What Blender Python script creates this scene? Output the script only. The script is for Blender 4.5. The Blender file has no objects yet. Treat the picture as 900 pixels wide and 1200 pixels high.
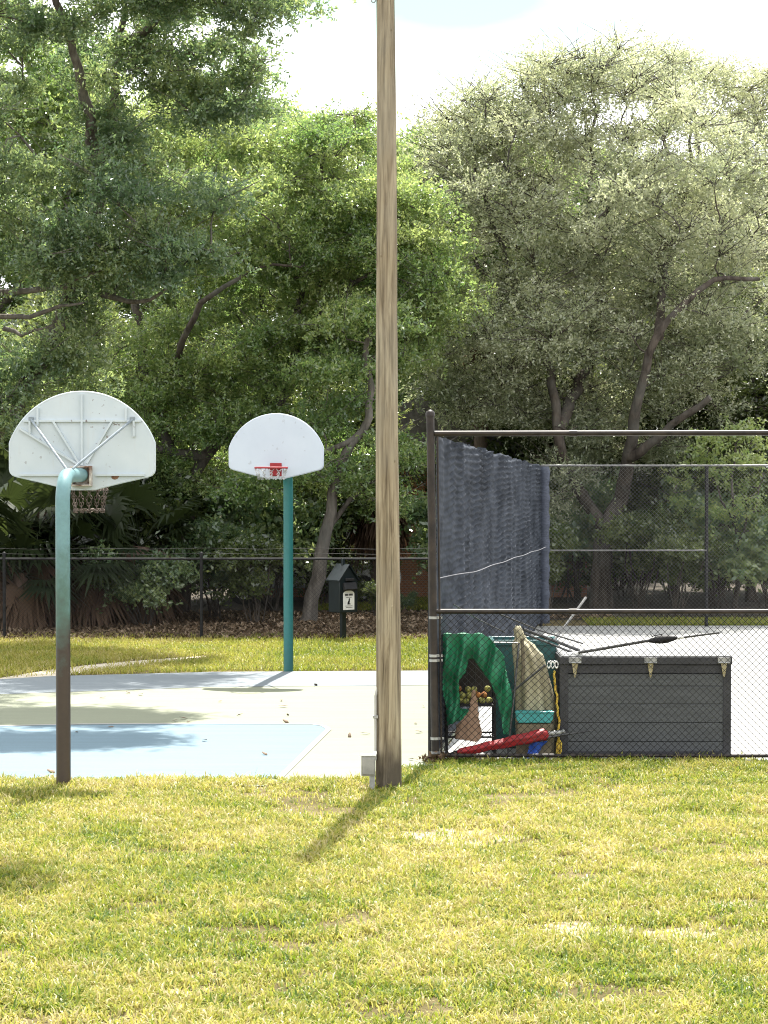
import bpy, bmesh, math, random
import numpy as np
from mathutils import Vector, Matrix

SC = bpy.context.scene
C = SC.collection
R = math.radians
# ------------------------------------------------------------------ camera
CAM_H = 3.2
FPX, CX, CY, YH = 2700.0, 450.0, 600.0, 536.0      # focal length and picture size in photo pixels
PITCH = math.atan((CY - YH) / FPX)
cd = bpy.data.cameras.new('Camera')
cam = bpy.data.objects.new('Camera', cd)
C.objects.link(cam)
cam.location = (0, 0, CAM_H)
cam.rotation_euler = (R(90) - PITCH, 0, 0)
cd.sensor_fit = 'HORIZONTAL'
cd.sensor_width = 36.0
cd.lens = 36.0 * FPX / 900.0
cd.clip_start = 0.1
cd.clip_end = 2000
SC.camera = cam
# ------------------------------------------------------------------ sun, sky, exposure
SUN_EL, SUN_AZ = R(62), R(8.5)                     # azimuth measured from +Y towards +X
sdir = Vector((math.sin(SUN_AZ) * math.cos(SUN_EL), math.cos(SUN_AZ) * math.cos(SUN_EL), math.sin(SUN_EL)))
sl = bpy.data.lights.new('Sun', 'SUN')
sl.energy = 5.0
sl.angle = R(0.5)
sl.color = (1.0, 0.955, 0.88)
sun = bpy.data.objects.new('Sun', sl)
C.objects.link(sun)
sun.location = sdir * 60
sun.rotation_euler = sdir.to_track_quat('Z', 'Y').to_euler()

W = bpy.data.worlds.new('World')
SC.world = W
W.use_nodes = True
nt = W.node_tree
for n in list(nt.nodes):
    nt.nodes.remove(n)
wo = nt.nodes.new('ShaderNodeOutputWorld')
bg = nt.nodes.new('ShaderNodeBackground')
sky = nt.nodes.new('ShaderNodeTexSky')
sky.sky_type = 'NISHITA'
sky.sun_disc = False
sky.sun_elevation = SUN_EL
sky.sun_rotation = SUN_AZ
sky.dust_density = 1.5
bg.inputs['Strength'].default_value = 0.065
tc = nt.nodes.new('ShaderNodeTexCoord')
mp = nt.nodes.new('ShaderNodeMapping')
mp.inputs['Scale'].default_value = (1.6, 1.6, 5.0)
mp.inputs['Location'].default_value = (0.35, 0.1, 0.2)
nz = nt.nodes.new('ShaderNodeTexNoise')
nz.inputs['Scale'].default_value = 3.2
nz.inputs['Detail'].default_value = 7
nz.inputs['Roughness'].default_value = 0.55
cr = nt.nodes.new('ShaderNodeValToRGB')
cr.color_ramp.elements[0].position = 0.30
cr.color_ramp.elements[1].position = 0.46
mx = nt.nodes.new('ShaderNodeMixRGB')
mx.inputs['Color2'].default_value = (14.5, 14.7, 15.0, 1)   # bright thin cloud
L = nt.links.new
L(tc.outputs['Generated'], mp.inputs['Vector'])
L(mp.outputs['Vector'], nz.inputs['Vector'])
L(nz.outputs['Fac'], cr.inputs['Fac'])
# one clear break in the cloud, low in the sky ahead
gs = nt.nodes.new('ShaderNodeVectorMath'); gs.operation = 'MULTIPLY'; gs.inputs[1].default_value = (1, 1, 3.2)
gd = nt.nodes.new('ShaderNodeVectorMath'); gd.operation = 'DISTANCE'; gd.inputs[1].default_value = (.030, .982, .192 * 3.2)
gn = nt.nodes.new('ShaderNodeMath'); gn.operation = 'MULTIPLY_ADD'; gn.inputs[1].default_value = .11
gm = nt.nodes.new('ShaderNodeMapRange'); gm.inputs['From Min'].default_value = .085; gm.inputs['From Max'].default_value = .19
gx = nt.nodes.new('ShaderNodeMath'); gx.operation = 'MINIMUM'
L(tc.outputs['Generated'], gs.inputs[0]); L(gs.outputs[0], gd.inputs[0])
L(nz.outputs['Fac'], gn.inputs[0]); L(gd.outputs['Value'], gn.inputs[2])
L(gn.outputs[0], gm.inputs['Value'])
L(gm.outputs[0], gx.inputs[0]); L(cr.outputs['Color'], gx.inputs[1])
L(gx.outputs[0], mx.inputs['Fac'])
sk2 = nt.nodes.new('ShaderNodeMixRGB'); sk2.blend_type = 'MULTIPLY'; sk2.inputs['Fac'].default_value = 1
sk2.inputs['Color2'].default_value = (1.2, 1.45, 1.05, 1)
L(sky.outputs['Color'], sk2.inputs['Color1'])
L(sk2.outputs['Color'], mx.inputs['Color1'])
L(mx.outputs['Color'], bg.inputs['Color'])
L(bg.outputs['Background'], wo.inputs['Surface'])

SC.view_settings.view_transform = 'Standard'
SC.view_settings.look = 'None'
SC.view_settings.gamma = 1.0
SC.view_settings.exposure = 1.36
SC.view_settings.use_curve_mapping = False
SC.render.engine = 'CYCLES'
SC.cycles.max_bounces = 8
SC.cycles.diffuse_bounces = 4
SC.cycles.glossy_bounces = 2
SC.cycles.transmission_bounces = 4
SC.cycles.transparent_max_bounces = 4
SC.cycles.sample_clamp_indirect = 4
SC.cycles.use_denoising = True
SC.cycles.denoising_prefilter = 'NONE'
SC.cycles.pixel_filter_type = 'BLACKMAN_HARRIS'
SC.cycles.filter_width = 1.05

rnd = random.Random(11)
rng = np.random.default_rng(5)
UP = Vector((0, 0, 1))


def at(px, py, D):
    """world point seen at photo pixel (px, py) at depth D"""
    x, y, z = (px - CX), -(py - CY), FPX
    dy = z * math.cos(PITCH) + y * math.sin(PITCH)
    dz = -z * math.sin(PITCH) + y * math.cos(PITCH)
    k = D / dy
    return Vector((x * k, D, CAM_H + dz * k))


def ground(px, py, z=0.0):
    """point on the ground seen at photo pixel"""
    lo, hi = 5.0, 400.0
    for _ in range(60):
        m = (lo + hi) / 2
        if at(px, py, m).z > z:
            lo = m
        else:
            hi = m
    p = at(px, py, lo)
    p.z = z
    return p


# ------------------------------------------------------------------ object helpers
def tag(o, label=None, cat=None, group=None, kind=None):
    if label: o['label'] = label
    if cat: o['category'] = cat
    if group: o['group'] = group
    if kind: o['kind'] = kind
    return o


def thing(name, loc, label, cat, group=None):
    o = bpy.data.objects.new(name, None)
    o.empty_display_size = 0.2
    C.objects.link(o)
    o.location = loc
    return tag(o, label, cat, group)


def wloc(o):
    p = Vector((0, 0, 0))
    while o is not None:
        p = p + o.location
        o = o.parent
    return p


def copy_tree(o, parent=None):
    c = o.copy()
    C.objects.link(c)
    c.parent = parent
    for ch in list(o.children):
        copy_tree(ch, c)
    return c


class MB:
    def __init__(self, xf=None):
        self.v, self.f, self.xf = [], [], xf

    def add(self, verts, faces):
        n = len(self.v)
        for p in verts:
            p = Vector(p)
            self.v.append(self.xf @ p if self.xf is not None else p)
        for f in faces:
            self.f.append([i + n for i in f])
        return self

    def box(self, c, s, M=None):
        c = Vector(c)
        vs = []
        for x in (-.5, .5):
            for y in (-.5, .5):
                for z in (-.5, .5):
                    p = Vector((x * s[0], y * s[1], z * s[2]))
                    vs.append((M @ p if M else p) + c)
        return self.add(vs, [(0, 1, 3, 2), (4, 6, 7, 5), (0, 4, 5, 1), (2, 3, 7, 6), (0, 2, 6, 4), (1, 5, 7, 3)])

    def bar(self, p0, p1, w, t, up=UP):
        p0, p1 = Vector(p0), Vector(p1)
        d = p1 - p0
        z = d.normalized()
        x = z.cross(up)
        if x.length < 1e-4: x = z.cross(Vector((1, 0, 0)))
        x.normalize()
        y = z.cross(x)
        M = Matrix((x, y, z)).transposed()
        return self.box((p0 + p1) / 2, (w, t, d.length), M)

    def tube(self, pts, r, n=8, caps=True, ell=1.0):
        pts = [Vector(p) for p in pts]
        m = len(pts)
        rr = r if isinstance(r, (list, tuple)) else [r] * m
        prev = None
        vs = []
        for i, p in enumerate(pts):
            d = (pts[min(i + 1, m - 1)] - pts[max(i - 1, 0)])
            if d.length < 1e-9: d = Vector((0, 0, 1))
            d.normalize()
            if prev is None:
                a = d.cross(Vector((0.31, 0.95, 0.05)))
                if a.length < 1e-3: a = d.cross(Vector((1, 0, 0)))
            else:
                a = prev - d * prev.dot(d)
            a.normalize()
            prev = a
            b = d.cross(a)
            for k in range(n):
                t = 2 * math.pi * k / n
                vs.append(p + (a * math.cos(t) + b * math.sin(t) * ell) * rr[i])
        fs = []
        for i in range(m - 1):
            for k in range(n):
                k2 = (k + 1) % n
                fs.append((i * n + k, i * n + k2, (i + 1) * n + k2, (i + 1) * n + k))
        if caps:
            fs.append(tuple(range(n - 1, -1, -1)))
            fs.append(tuple(range((m - 1) * n, m * n)))
        return self.add(vs, fs)

    def lathe(self, c, prof, n=16):
        """prof = [(radius, z)...] around the z axis at c"""
        c = Vector(c)
        vs, fs = [], []
        for r, z in prof:
            for k in range(n):
                t = 2 * math.pi * k / n
                vs.append(c + Vector((r * math.cos(t), r * math.sin(t), z)))
        m = len(prof)
        for i in range(m - 1):
            for k in range(n):
                k2 = (k + 1) % n
                fs.append((i * n + k, i * n + k2, (i + 1) * n + k2, (i + 1) * n + k))
        fs.append(tuple(range(n - 1, -1, -1)))
        fs.append(tuple(range((m - 1) * n, m * n)))
        return self.add(vs, fs)

    def torus(self, c, R0, r, M=None, n=10, k=5, stretch=1.0):
        c = Vector(c)
        vs, fs = [], []
        for i in range(n):
            a = 2 * math.pi * i / n
            for j in range(k):
                b = 2 * math.pi * j / k
                p = Vector(((R0 + r * math.cos(b)) * math.cos(a) * stretch, (R0 + r * math.cos(b)) * math.sin(a), r * math.sin(b)))
                vs.append((M @ p if M else p) + c)
        for i in range(n):
            for j in range(k):
                fs.append((i * k + j, ((i + 1) % n) * k + j, ((i + 1) % n) * k + (j + 1) % k, i * k + (j + 1) % k))
        return self.add(vs, fs)

    def sphere(self, c, r, n=12, m=8, s=(1, 1, 1)):
        c = Vector(c)
        vs = [c + Vector((0, 0, -r * s[2]))]
        for i in range(1, m):
            t = math.pi * i / m - math.pi / 2
            for k in range(n):
                a = 2 * math.pi * k / n
                vs.append(c + Vector((r * s[0] * math.cos(t) * math.cos(a), r * s[1] * math.cos(t) * math.sin(a), r * s[2] * math.sin(t))))
        vs.append(c + Vector((0, 0, r * s[2])))
        fs = []
        for k in range(n):
            fs.append((0, 1 + (k + 1) % n, 1 + k))
        for i in range(m - 2):
            for k in range(n):
                a, b = 1 + i * n, 1 + (i + 1) * n
                fs.append((a + k, a + (k + 1) % n, b + (k + 1) % n, b + k))
        e = 1 + (m - 2) * n
        for k in range(n):
            fs.append((e + k, e + (k + 1) % n, len(vs) - 1))
        return self.add(vs, fs)

    def prism(self, outline, y0, y1):
        """outline in local x,z; extruded along local y"""
        n = len(outline)
        vs = [(x, y0, z) for x, z in outline] + [(x, y1, z) for x, z in outline]
        fs = [tuple(range(n)), tuple(range(2 * n - 1, n - 1, -1))]
        for i in range(n):
            j = (i + 1) % n
            fs.append((i, n + i, n + j, j))
        return self.add(vs, fs)

    def build(self, name, mat, parent=None, origin=None, smooth=True, bevel=0.0, solid=0.0, angle=35):
        base = wloc(parent) if parent is not None else Vector(origin if origin is not None else (0, 0, 0))
        me = bpy.data.meshes.new(name)
        me.from_pydata([tuple(p - base) for p in self.v], [], self.f)
        bm = bmesh.new()
        bm.from_mesh(me)
        bmesh.ops.recalc_face_normals(bm, faces=bm.faces)
        bm.to_mesh(me)
        bm.free()
        if smooth:
            me.shade_smooth()
            me.set_sharp_from_angle(angle=R(angle))
        me.materials.append(mat)
        o = bpy.data.objects.new(name, me)
        C.objects.link(o)
        if parent is not None:
            o.parent = parent
        else:
            o.location = base
        if solid:
            m = o.modifiers.new('solid', 'SOLIDIFY')
            m.thickness = solid
            m.offset = 0
        if bevel:
            m = o.modifiers.new('bevel', 'BEVEL')
            m.width = bevel
            m.segments = 2
            m.limit_method = 'ANGLE'
        return o


def np_mesh(name, V, F, mat, parent=None, attrs=None, origin=None, smooth=False):
    """V (n,3) world coords, F (m,k) same sized faces"""
    base = wloc(parent) if parent is not None else Vector(origin if origin is not None else (0, 0, 0))
    me = bpy.data.meshes.new(name)
    V = np.asarray(V, np.float32) - np.array(base, np.float32)
    F = np.asarray(F, np.int32)
    me.vertices.add(len(V))
    me.vertices.foreach_set('co', V.ravel())
    me.loops.add(F.size)
    me.loops.foreach_set('vertex_index', F.ravel())
    me.polygons.add(len(F))
    me.polygons.foreach_set('loop_start', np.arange(0, F.size, F.shape[1], dtype=np.int32))
    me.update(calc_edges=True)
    for k, a in (attrs or {}).items():
        at_ = me.attributes.new(k, 'FLOAT', 'POINT')
        at_.data.foreach_set('value', np.asarray(a, np.float32))
    if smooth:
        me.shade_smooth()
    me.materials.append(mat)
    o = bpy.data.objects.new(name, me)
    C.objects.link(o)
    if parent is not None:
        o.parent = parent
    else:
        o.location = base
    return o


# ------------------------------------------------------------------ materials
def new_mat(name):
    m = bpy.data.materials.new(name)
    m.use_nodes = True
    t = m.node_tree
    b = t.nodes['Principled BSDF']
    return m, t, b


def noise_node(t, scale, detail=5, rough=0.6, stretch=(1, 1, 1), coord='Object', dist=0.0):
    tc = t.nodes.new('ShaderNodeTexCoord')
    mp = t.nodes.new('ShaderNodeMapping')
    mp.inputs['Scale'].default_value = stretch
    n = t.nodes.new('ShaderNodeTexNoise')
    n.inputs['Scale'].default_value = scale
    n.inputs['Detail'].default_value = detail
    n.inputs['Roughness'].default_value = rough
    n.inputs['Distortion'].default_value = dist
    t.links.new(tc.outputs[coord], mp.inputs['Vector'])
    t.links.new(mp.outputs['Vector'], n.inputs['Vector'])
    return n.outputs['Fac']


def ramp(t, fac, stops):
    r = t.nodes.new('ShaderNodeValToRGB')
    e = r.color_ramp.elements
    e[0].position, e[0].color = stops[0][0], (*stops[0][1], 1)
    e[1].position, e[1].color = stops[-1][0], (*stops[-1][1], 1)
    for p, c in stops[1:-1]:
        x = e.new(p)
        x.color = (*c, 1)
    t.links.new(fac, r.inputs['Fac'])
    return r.outputs['Color']


def mixc(t, fac, a, b, mode='MIX'):
    m = t.nodes.new('ShaderNodeMixRGB')
    m.blend_type = mode
    for sock, v in (('Fac', fac), ('Color1', a), ('Color2', b)):
        if isinstance(v, (int, float)):
            m.inputs[sock].default_value = v
        elif isinstance(v, tuple):
            m.inputs[sock].default_value = (*v, 1)
        else:
            t.links.new(v, m.inputs[sock])
    return m.outputs['Color']


def bump(t, b, h, strength=0.3, dist=0.02):
    n = t.nodes.new('ShaderNodeBump')
    n.inputs['Strength'].default_value = strength
    n.inputs['Distance'].default_value = dist
    t.links.new(h, n.inputs['Height'])
    t.links.new(n.outputs['Normal'], b.inputs['Normal'])


def mat_var(name, c1, c2, scale=6.0, rough=0.6, bmp=0.0, stretch=(1, 1, 1), metal=0.0, lo=0.35, hi=0.65, spec=0.5, detail=5, dist=0.02):
    m, t, b = new_mat(name)
    f = noise_node(t, scale, detail, stretch=stretch)
    t.links.new(ramp(t, f, [(lo, c1), (hi, c2)]), b.inputs['Base Color'])
    b.inputs['Roughness'].default_value = rough
    b.inputs['Metallic'].default_value = metal
    b.inputs['Specular IOR Level'].default_value = spec
    if bmp: bump(t, b, f, bmp, dist)
    return m


def leaf_mat(name, stops, trans, tfac=0.45, rough=0.42, spec=0.5):
    m, t, b = new_mat(name)
    a = t.nodes.new('ShaderNodeAttribute')
    a.attribute_name = 'tint'
    col = ramp(t, a.outputs['Fac'], stops)
    t.links.new(col, b.inputs['Base Color'])
    b.inputs['Roughness'].default_value = rough
    b.inputs['Specular IOR Level'].default_value = spec
    tr = t.nodes.new('ShaderNodeBsdfTranslucent')
    tcol = ramp(t, a.outputs['Fac'], [(0.0, trans[0]), (1.0, trans[1])])
    t.links.new(tcol, tr.inputs['Color'])
    mx = t.nodes.new('ShaderNodeMixShader')
    mx.inputs[0].default_value = tfac
    t.links.new(b.outputs[0], mx.inputs[1])
    t.links.new(tr.outputs[0], mx.inputs[2])
    t.links.new(mx.outputs[0], t.nodes['Material Output'].inputs['Surface'])
    return m


M = {}
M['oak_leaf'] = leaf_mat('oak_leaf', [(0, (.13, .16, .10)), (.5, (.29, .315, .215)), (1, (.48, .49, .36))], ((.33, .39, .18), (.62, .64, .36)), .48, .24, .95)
M['laurel_leaf'] = leaf_mat('laurel_leaf', [(0, (.085, .14, .062)), (.5, (.155, .22, .088)), (1, (.26, .30, .125))], ((.22, .38, .085), (.53, .62, .19)), .46, .24, .95)
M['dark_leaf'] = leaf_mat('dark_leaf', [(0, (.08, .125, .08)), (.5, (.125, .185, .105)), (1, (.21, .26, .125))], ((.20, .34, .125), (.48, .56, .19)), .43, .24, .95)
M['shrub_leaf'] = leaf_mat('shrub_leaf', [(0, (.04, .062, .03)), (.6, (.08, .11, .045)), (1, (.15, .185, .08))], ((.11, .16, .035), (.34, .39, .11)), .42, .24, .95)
M['frond'] = leaf_mat('frond', [(0, (.016, .028, .012)), (1, (.045, .062, .025))], ((.03, .045, .01), (.09, .12, .03)), .3, .36)
M['dead_frond'] = leaf_mat('dead_frond', [(0, (.07, .04, .028)), (1, (.20, .135, .09))], ((.08, .05, .025), (.18, .11, .06)), .25, .7, .2)
M['grass'] = leaf_mat('grass', [(0, (.045, .105, .010)), (.28, (.175, .22, .026)), (.55, (.305, .30, .045)), (.80, (.37, .305, .085)), (1, (.52, .44, .25))], ((.17, .26, .010), (.52, .47, .11)), .42, .45, .45)
M['litter'] = leaf_mat('litter', [(0, (.08, .05, .03)), (.6, (.17, .12, .075)), (1, (.33, .25, .18))], ((.1, .06, .03), (.2, .14, .07)), .15, .7, .2)


def bark(name, c1, c2, sc=9.0):
    m, t, b = new_mat(name)
    f = noise_node(t, sc, 6, .65, (1, 1, .25))
    f2 = noise_node(t, 1.3, 3)
    c = ramp(t, f, [(.33, c1), (.66, c2)])
    c = mixc(t, ramp(t, f2, [(.45, (0, 0, 0)), (.65, (.5, .5, .5))]), c, (.15, .148, .135))
    t.links.new(c, b.inputs['Base Color'])
    b.inputs['Roughness'].default_value = .9
    b.inputs['Specular IOR Level'].default_value = .2
    bump(t, b, f, .8, .04)
    return m


M['bark_grey'] = bark('bark_grey', (.05, .042, .035), (.17, .15, .13))
M['bark_brown'] = bark('bark_brown', (.030, .024, .020), (.10, .082, .068))
M['bark_palm'] = bark('bark_palm', (.07, .045, .035), (.2, .14, .11), 14)

# ------------------------------------------------------------------ ground, court, paths (the setting)


def soil_mat():
    m, t, b = new_mat('soil')
    f = noise_node(t, 1.1, 6, .6)
    g = noise_node(t, 30, 6, .7)
    c = ramp(t, f, [(.35, (.09, .075, .03)), (.5, (.13, .105, .05)), (.66, (.22, .18, .10))])
    c = mixc(t, .6, c, ramp(t, g, [(.3, (.45, .45, .45)), (.7, (1.1, 1.1, 1.1))]), 'MULTIPLY')
    t.links.new(c, b.inputs['Base Color'])
    b.inputs['Roughness'].default_value = .95
    b.inputs['Specular IOR Level'].default_value = .1
    bump(t, b, g, .7, .02)
    return m


def sheet(name, pts, z, mat, kind='structure', parent=None):
    mb = MB()
    n = len(pts)
    mb.add([(p[0], p[1], z) for p in pts], [tuple(range(n))])
    o = mb.build(name, mat, parent, smooth=False)
    for p in o.data.polygons:
        if p.normal.z < 0:
            p.flip()
    if kind and parent is None: o['kind'] = kind
    return o


M['soil'] = soil_mat()
sheet('ground', [(-400, -200), (400, -200), (400, 700), (-400, 700)], 0.0, M['soil'])


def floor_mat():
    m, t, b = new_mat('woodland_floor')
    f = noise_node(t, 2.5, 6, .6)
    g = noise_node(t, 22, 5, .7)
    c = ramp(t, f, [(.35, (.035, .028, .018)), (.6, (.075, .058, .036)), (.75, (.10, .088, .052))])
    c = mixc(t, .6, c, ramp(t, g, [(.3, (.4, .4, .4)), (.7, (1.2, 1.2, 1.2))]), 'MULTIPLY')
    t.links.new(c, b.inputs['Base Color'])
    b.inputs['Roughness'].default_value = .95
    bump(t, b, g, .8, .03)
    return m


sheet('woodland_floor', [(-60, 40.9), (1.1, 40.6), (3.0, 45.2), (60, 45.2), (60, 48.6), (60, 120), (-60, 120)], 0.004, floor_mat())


def court_mat(name, c, streak=.12, rough=.75):
    m, t, b = new_mat(name)
    f = noise_node(t, 2.2, 6, .65, (.25, 2.2, 1))
    g = noise_node(t, 40, 4, .6)
    k = ramp(t, f, [(.3, (1 - streak,) * 3), (.7, (1 + streak * .4,) * 3)])
    col = mixc(t, 1.0, c, k, 'MULTIPLY')
    col = mixc(t, .35, col, ramp(t, g, [(.3, (.8, .8, .8)), (.7, (1.1, 1.1, 1.1))]), 'MULTIPLY')
    t.links.new(col, b.inputs['Base Color'])
    b.inputs['Roughness'].default_value = rough
    b.inputs['Specular IOR Level'].default_value = .35
    bump(t, b, g, .25, .004)
    return m


M['court_green'] = court_mat('court_green', (.215, .229, .165))
M['court_blue'] = court_mat('court_blue', (.128, .195, .24))
M['court_far'] = court_mat('court_far', (.19, .217, .238))
M['line_white'] = court_mat('line_white', (.33, .32, .32), .08)
M['concrete'] = court_mat('concrete', (.32, .32, .31), .06)
AX = 0.124                                          # direction of the tennis court's side fence, x per metre of depth
PC = ground(509, 893)                               # corner of the tennis fence
D0 = PC.y
D1 = 43.3
LEN = D1 - D0


def side(t):
    return Vector((PC.x + AX * t, D0 + t, 0))


cl = [(-14, 22.3), (-1, 22.3), (.2, 23.6), (PC.x - .02, D0 - .25), tuple(side(10.6).xy)]
far_r = ground(505, 786.5)
far_m = ground(250, 788)
far_l = ground(60, 793)
far_ll = ground(-40, 799)
court = sheet('basketball_court', [(-14, 22.3), (-1.2, 22.3), (-.1, 22.9), (PC.x - .02, D0 - .3), (side(10.2).x - .06, side(10.2).y), (far_r.x + .5, far_r.y), tuple(far_r.xy), tuple(far_m.xy), tuple(far_l.xy), tuple(far_ll.xy), (-14, far_ll.y - 1.2)], 0.010, M['court_green'])
b0, b1, b2 = ground(505, 804), ground(250, 806), ground(-40, 816)
sheet('end_zone_paint', [tuple(b0.xy), (b0.x + .35, b0.y), (far_r.x + .42, far_r.y - .06), (far_r.x, far_r.y - .06), (far_m.x, far_m.y - .06), (far_l.x, far_l.y - .06), (far_ll.x, far_ll.y - .06), (-12, far_ll.y - 1.2), (-12, b2.y - .4), tuple(b2.xy), tuple(b1.xy)], 0.0140, M['court_far'])
kp = [(-260, 860), (0, 852.5), (95, 850.5), (190, 850), (365, 850.5), (376, 852), (382, 856), (330, 907)]
K = [ground(*p) for p in kp]
dk = (K[-1] - K[-2]).normalized()
K.append(K[-1] + dk * .42)
sheet('key_paint', [tuple(p.xy) for p in K] + [(-9, 22.4)], 0.0140, M['court_blue'])
mb = MB()
out = []
for i, p in enumerate(K[1:]):
    a = K[1:][max(i - 1, 0)]
    b = K[1:][min(i + 1, len(K) - 2)]
    d = (b - a).normalized()
    out.append((p, p + Vector((d.y, -d.x, 0)) * (-.065)))
for (a, a2), (b, b2_) in zip(out, out[1:]):
    mb.add([(a.x, a.y, .0185), (b.x, b.y, .0185), (b2_.x, b2_.y, .0185), (a2.x, a2.y, .0185)], [(0, 1, 2, 3)])
o = mb.build('key_line', M['line_white'], smooth=False)
for p in o.data.polygons:
    if p.normal.z < 0: p.flip()
o['kind'] = 'structure'
# tennis court slab
tl = side(-.06)
sheet('tennis_court', [(PC.x + .03, D0 + .06), (30, D0 + .06), (30, D1 + .35), (side(LEN).x + 1.02, D1 + .35), (side(LEN).x + .0, D1 + .25)], 0.010, M['concrete'])
# worn sandy path
M['sand'] = mat_var('sand', (.40, .34, .25), (.58, .52, .42), 5, .95, .3)
up_ = [(-60, 802), (0, 795), (60, 785), (110, 779), (170, 774), (240, 769)]
lo_ = [(245, 772), (180, 778), (120, 785), (70, 793), (0, 800), (-60, 806)]
sheet('sandy_path', [tuple(ground(*p).xy) for p in up_ + lo_], 0.0065, M['sand'])

# ------------------------------------------------------------------ grass


def val_noise(x, y, s, seed):
    r = np.random.default_rng(seed)
    G = r.random((64, 64))
    u, v = x * s + 13.7, y * s + 7.3
    i, j = np.floor(u).astype(int), np.floor(v).astype(int)
    fu, fv = u - i, v - j
    fu, fv = fu * fu * (3 - 2 * fu), fv * fv * (3 - 2 * fv)
    g = lambda a, b: G[a % 64, b % 64]
    return (g(i, j) * (1 - fu) + g(i + 1, j) * fu) * (1 - fv) + (g(i, j + 1) * (1 - fu) + g(i + 1, j + 1) * fu) * fv


def fbm(x, y, s, seed):
    return .5 * val_noise(x, y, s, seed) + .3 * val_noise(x, y, s * 2.1, seed + 1) + .2 * val_noise(x, y, s * 4.3, seed + 2)


def blades(name, X, Y, length, width, tint, lean, label=None, seed=1):
    n = len(X)
    r = np.random.default_rng(seed)
    a = r.random(n) * 2 * np.pi
    ln = np.clip(r.normal(lean, .25, n), .15, 1.45)
    dx, dy = np.cos(a), np.sin(a)
    h1 = length * .55 * np.cos(ln * .6)
    o1 = length * .55 * np.sin(ln * .6)
    h2 = h1 + length * .45 * np.cos(ln * 1.5)
    o2 = o1 + length * .45 * np.sin(ln * 1.5)
    tw = a + np.pi / 2 + r.normal(0, .6, n)
    wx, wy = np.cos(tw) * width / 2, np.sin(tw) * width / 2
    h2 = np.maximum(h2, .006)
    Z0 = np.full(n, -.003)
    V = np.stack([
        np.stack([X - wx * .8, Y - wy * .8, Z0], 1), np.stack([X + wx * .8, Y + wy * .8, Z0], 1),
        np.stack([X + dx * o1 + wx, Y + dy * o1 + wy, h1], 1), np.stack([X + dx * o1 - wx, Y + dy * o1 - wy, h1], 1),
        np.stack([X + dx * o2 + wx * .25, Y + dy * o2 + wy * .25, h2], 1), np.stack([X + dx * o2 - wx * .25, Y + dy * o2 - wy * .25, h2], 1)], 1).reshape(-1, 3)
    k = np.arange(n)[:, None] * 6
    F = np.concatenate([k + np.array([0, 1, 2, 3]), k + np.array([3, 2, 4, 5])], 0)
    o = np_mesh(name, V, F, M['grass'], attrs={'tint': np.repeat(np.clip(tint, 0, 1), 6)})
    tag(o, kind='stuff', label=label, cat='grass')
    return o


BARE = [(540, 982, .62, .55), (800, 957, .30, .30), (690, 1090, .42, .3), (885, 962, .25, .22), (790, 1095, .3, .25), (860, 1060, .25, .2), (215, 1165, .2, .12), (520, 1150, .28, .14)]
M['bare_sand'] = mat_var('bare_sand', (.15, .12, .07), (.36, .31, .21), 11, .95, .6, dist=.03)
for bi, (px, py, rx, ry) in enumerate(BARE):
    c = ground(px, py)
    rr_ = random.Random(px)
    sheet('bare_patch', [(c.x + rx * math.cos(a * .2618) * k, c.y + ry * math.sin(a * .2618) * k) for a, k in ((a, rr_.uniform(.45, 1.2)) for a in range(24))], .0015 + .0004 * bi, M['bare_sand'])


def near_lawn():
    n = 860000
    r = np.random.default_rng(3)
    Y = 10.5 + 14.2 * r.random(n) ** .9
    X = (r.random(n) * 2 - 1) * (Y / 6 * 1.22 + .5 + 2.2)
    far = np.where(X < -.3, 22.78, np.where(X < PC.x, 22.78 + (X + .3) / (PC.x + .3) * (D0 - .1 - 22.78), D0 + .1)) + fbm(X, Y, 3.0, 90) * .22 - .1
    keep = Y < far
    d = fbm(X, Y, 1.0, 20)                          # worn patches
    d2 = fbm(X, Y, 4.5, 30)
    w = d * .6 + d2 * .4
    keep &= r.random(n) < np.clip((.68 - w) * 7, .10, 1)
    for (px, py, rx, ry) in BARE:                   # sandy worn spots
        c = ground(px, py)
        q = ((X - c.x) / rx) ** 2 + ((Y - c.y) / ry) ** 2 + (fbm(X, Y, 5, 33) - .5) * 1.6
        keep &= (q > 1) | (r.random(n) < .24)
    X, Y, d, d2, w = X[keep], Y[keep], d[keep], d2[keep], w[keep]
    n = len(X)
    cl_ = fbm(X, Y, 9, 52)
    t = np.clip(.57 + (fbm(X, Y, .7, 40) - .5) * .7 + (fbm(X, Y, 3, 50) - .5) * .9 + (cl_ - .5) * .5 + r.normal(0, .27, n), 0, 1)
    # greener tufts near the fence
    t -= np.clip((Y - 21.5) / 3, 0, 1) * .22 * (X > -.2)
    Lg = np.clip(r.normal(.053, .016, n), .022, .10) * np.clip(1.2 - (w - .5) * 1.6 + (cl_ - .5) * 1.4, .4, 1.6)
    return blades('lawn_grass', X, Y, Lg, np.clip(r.normal(.0095, .002, n), .005, .014), t, .85, 'short dry yellow green lawn grass in the foreground', 4)


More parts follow.
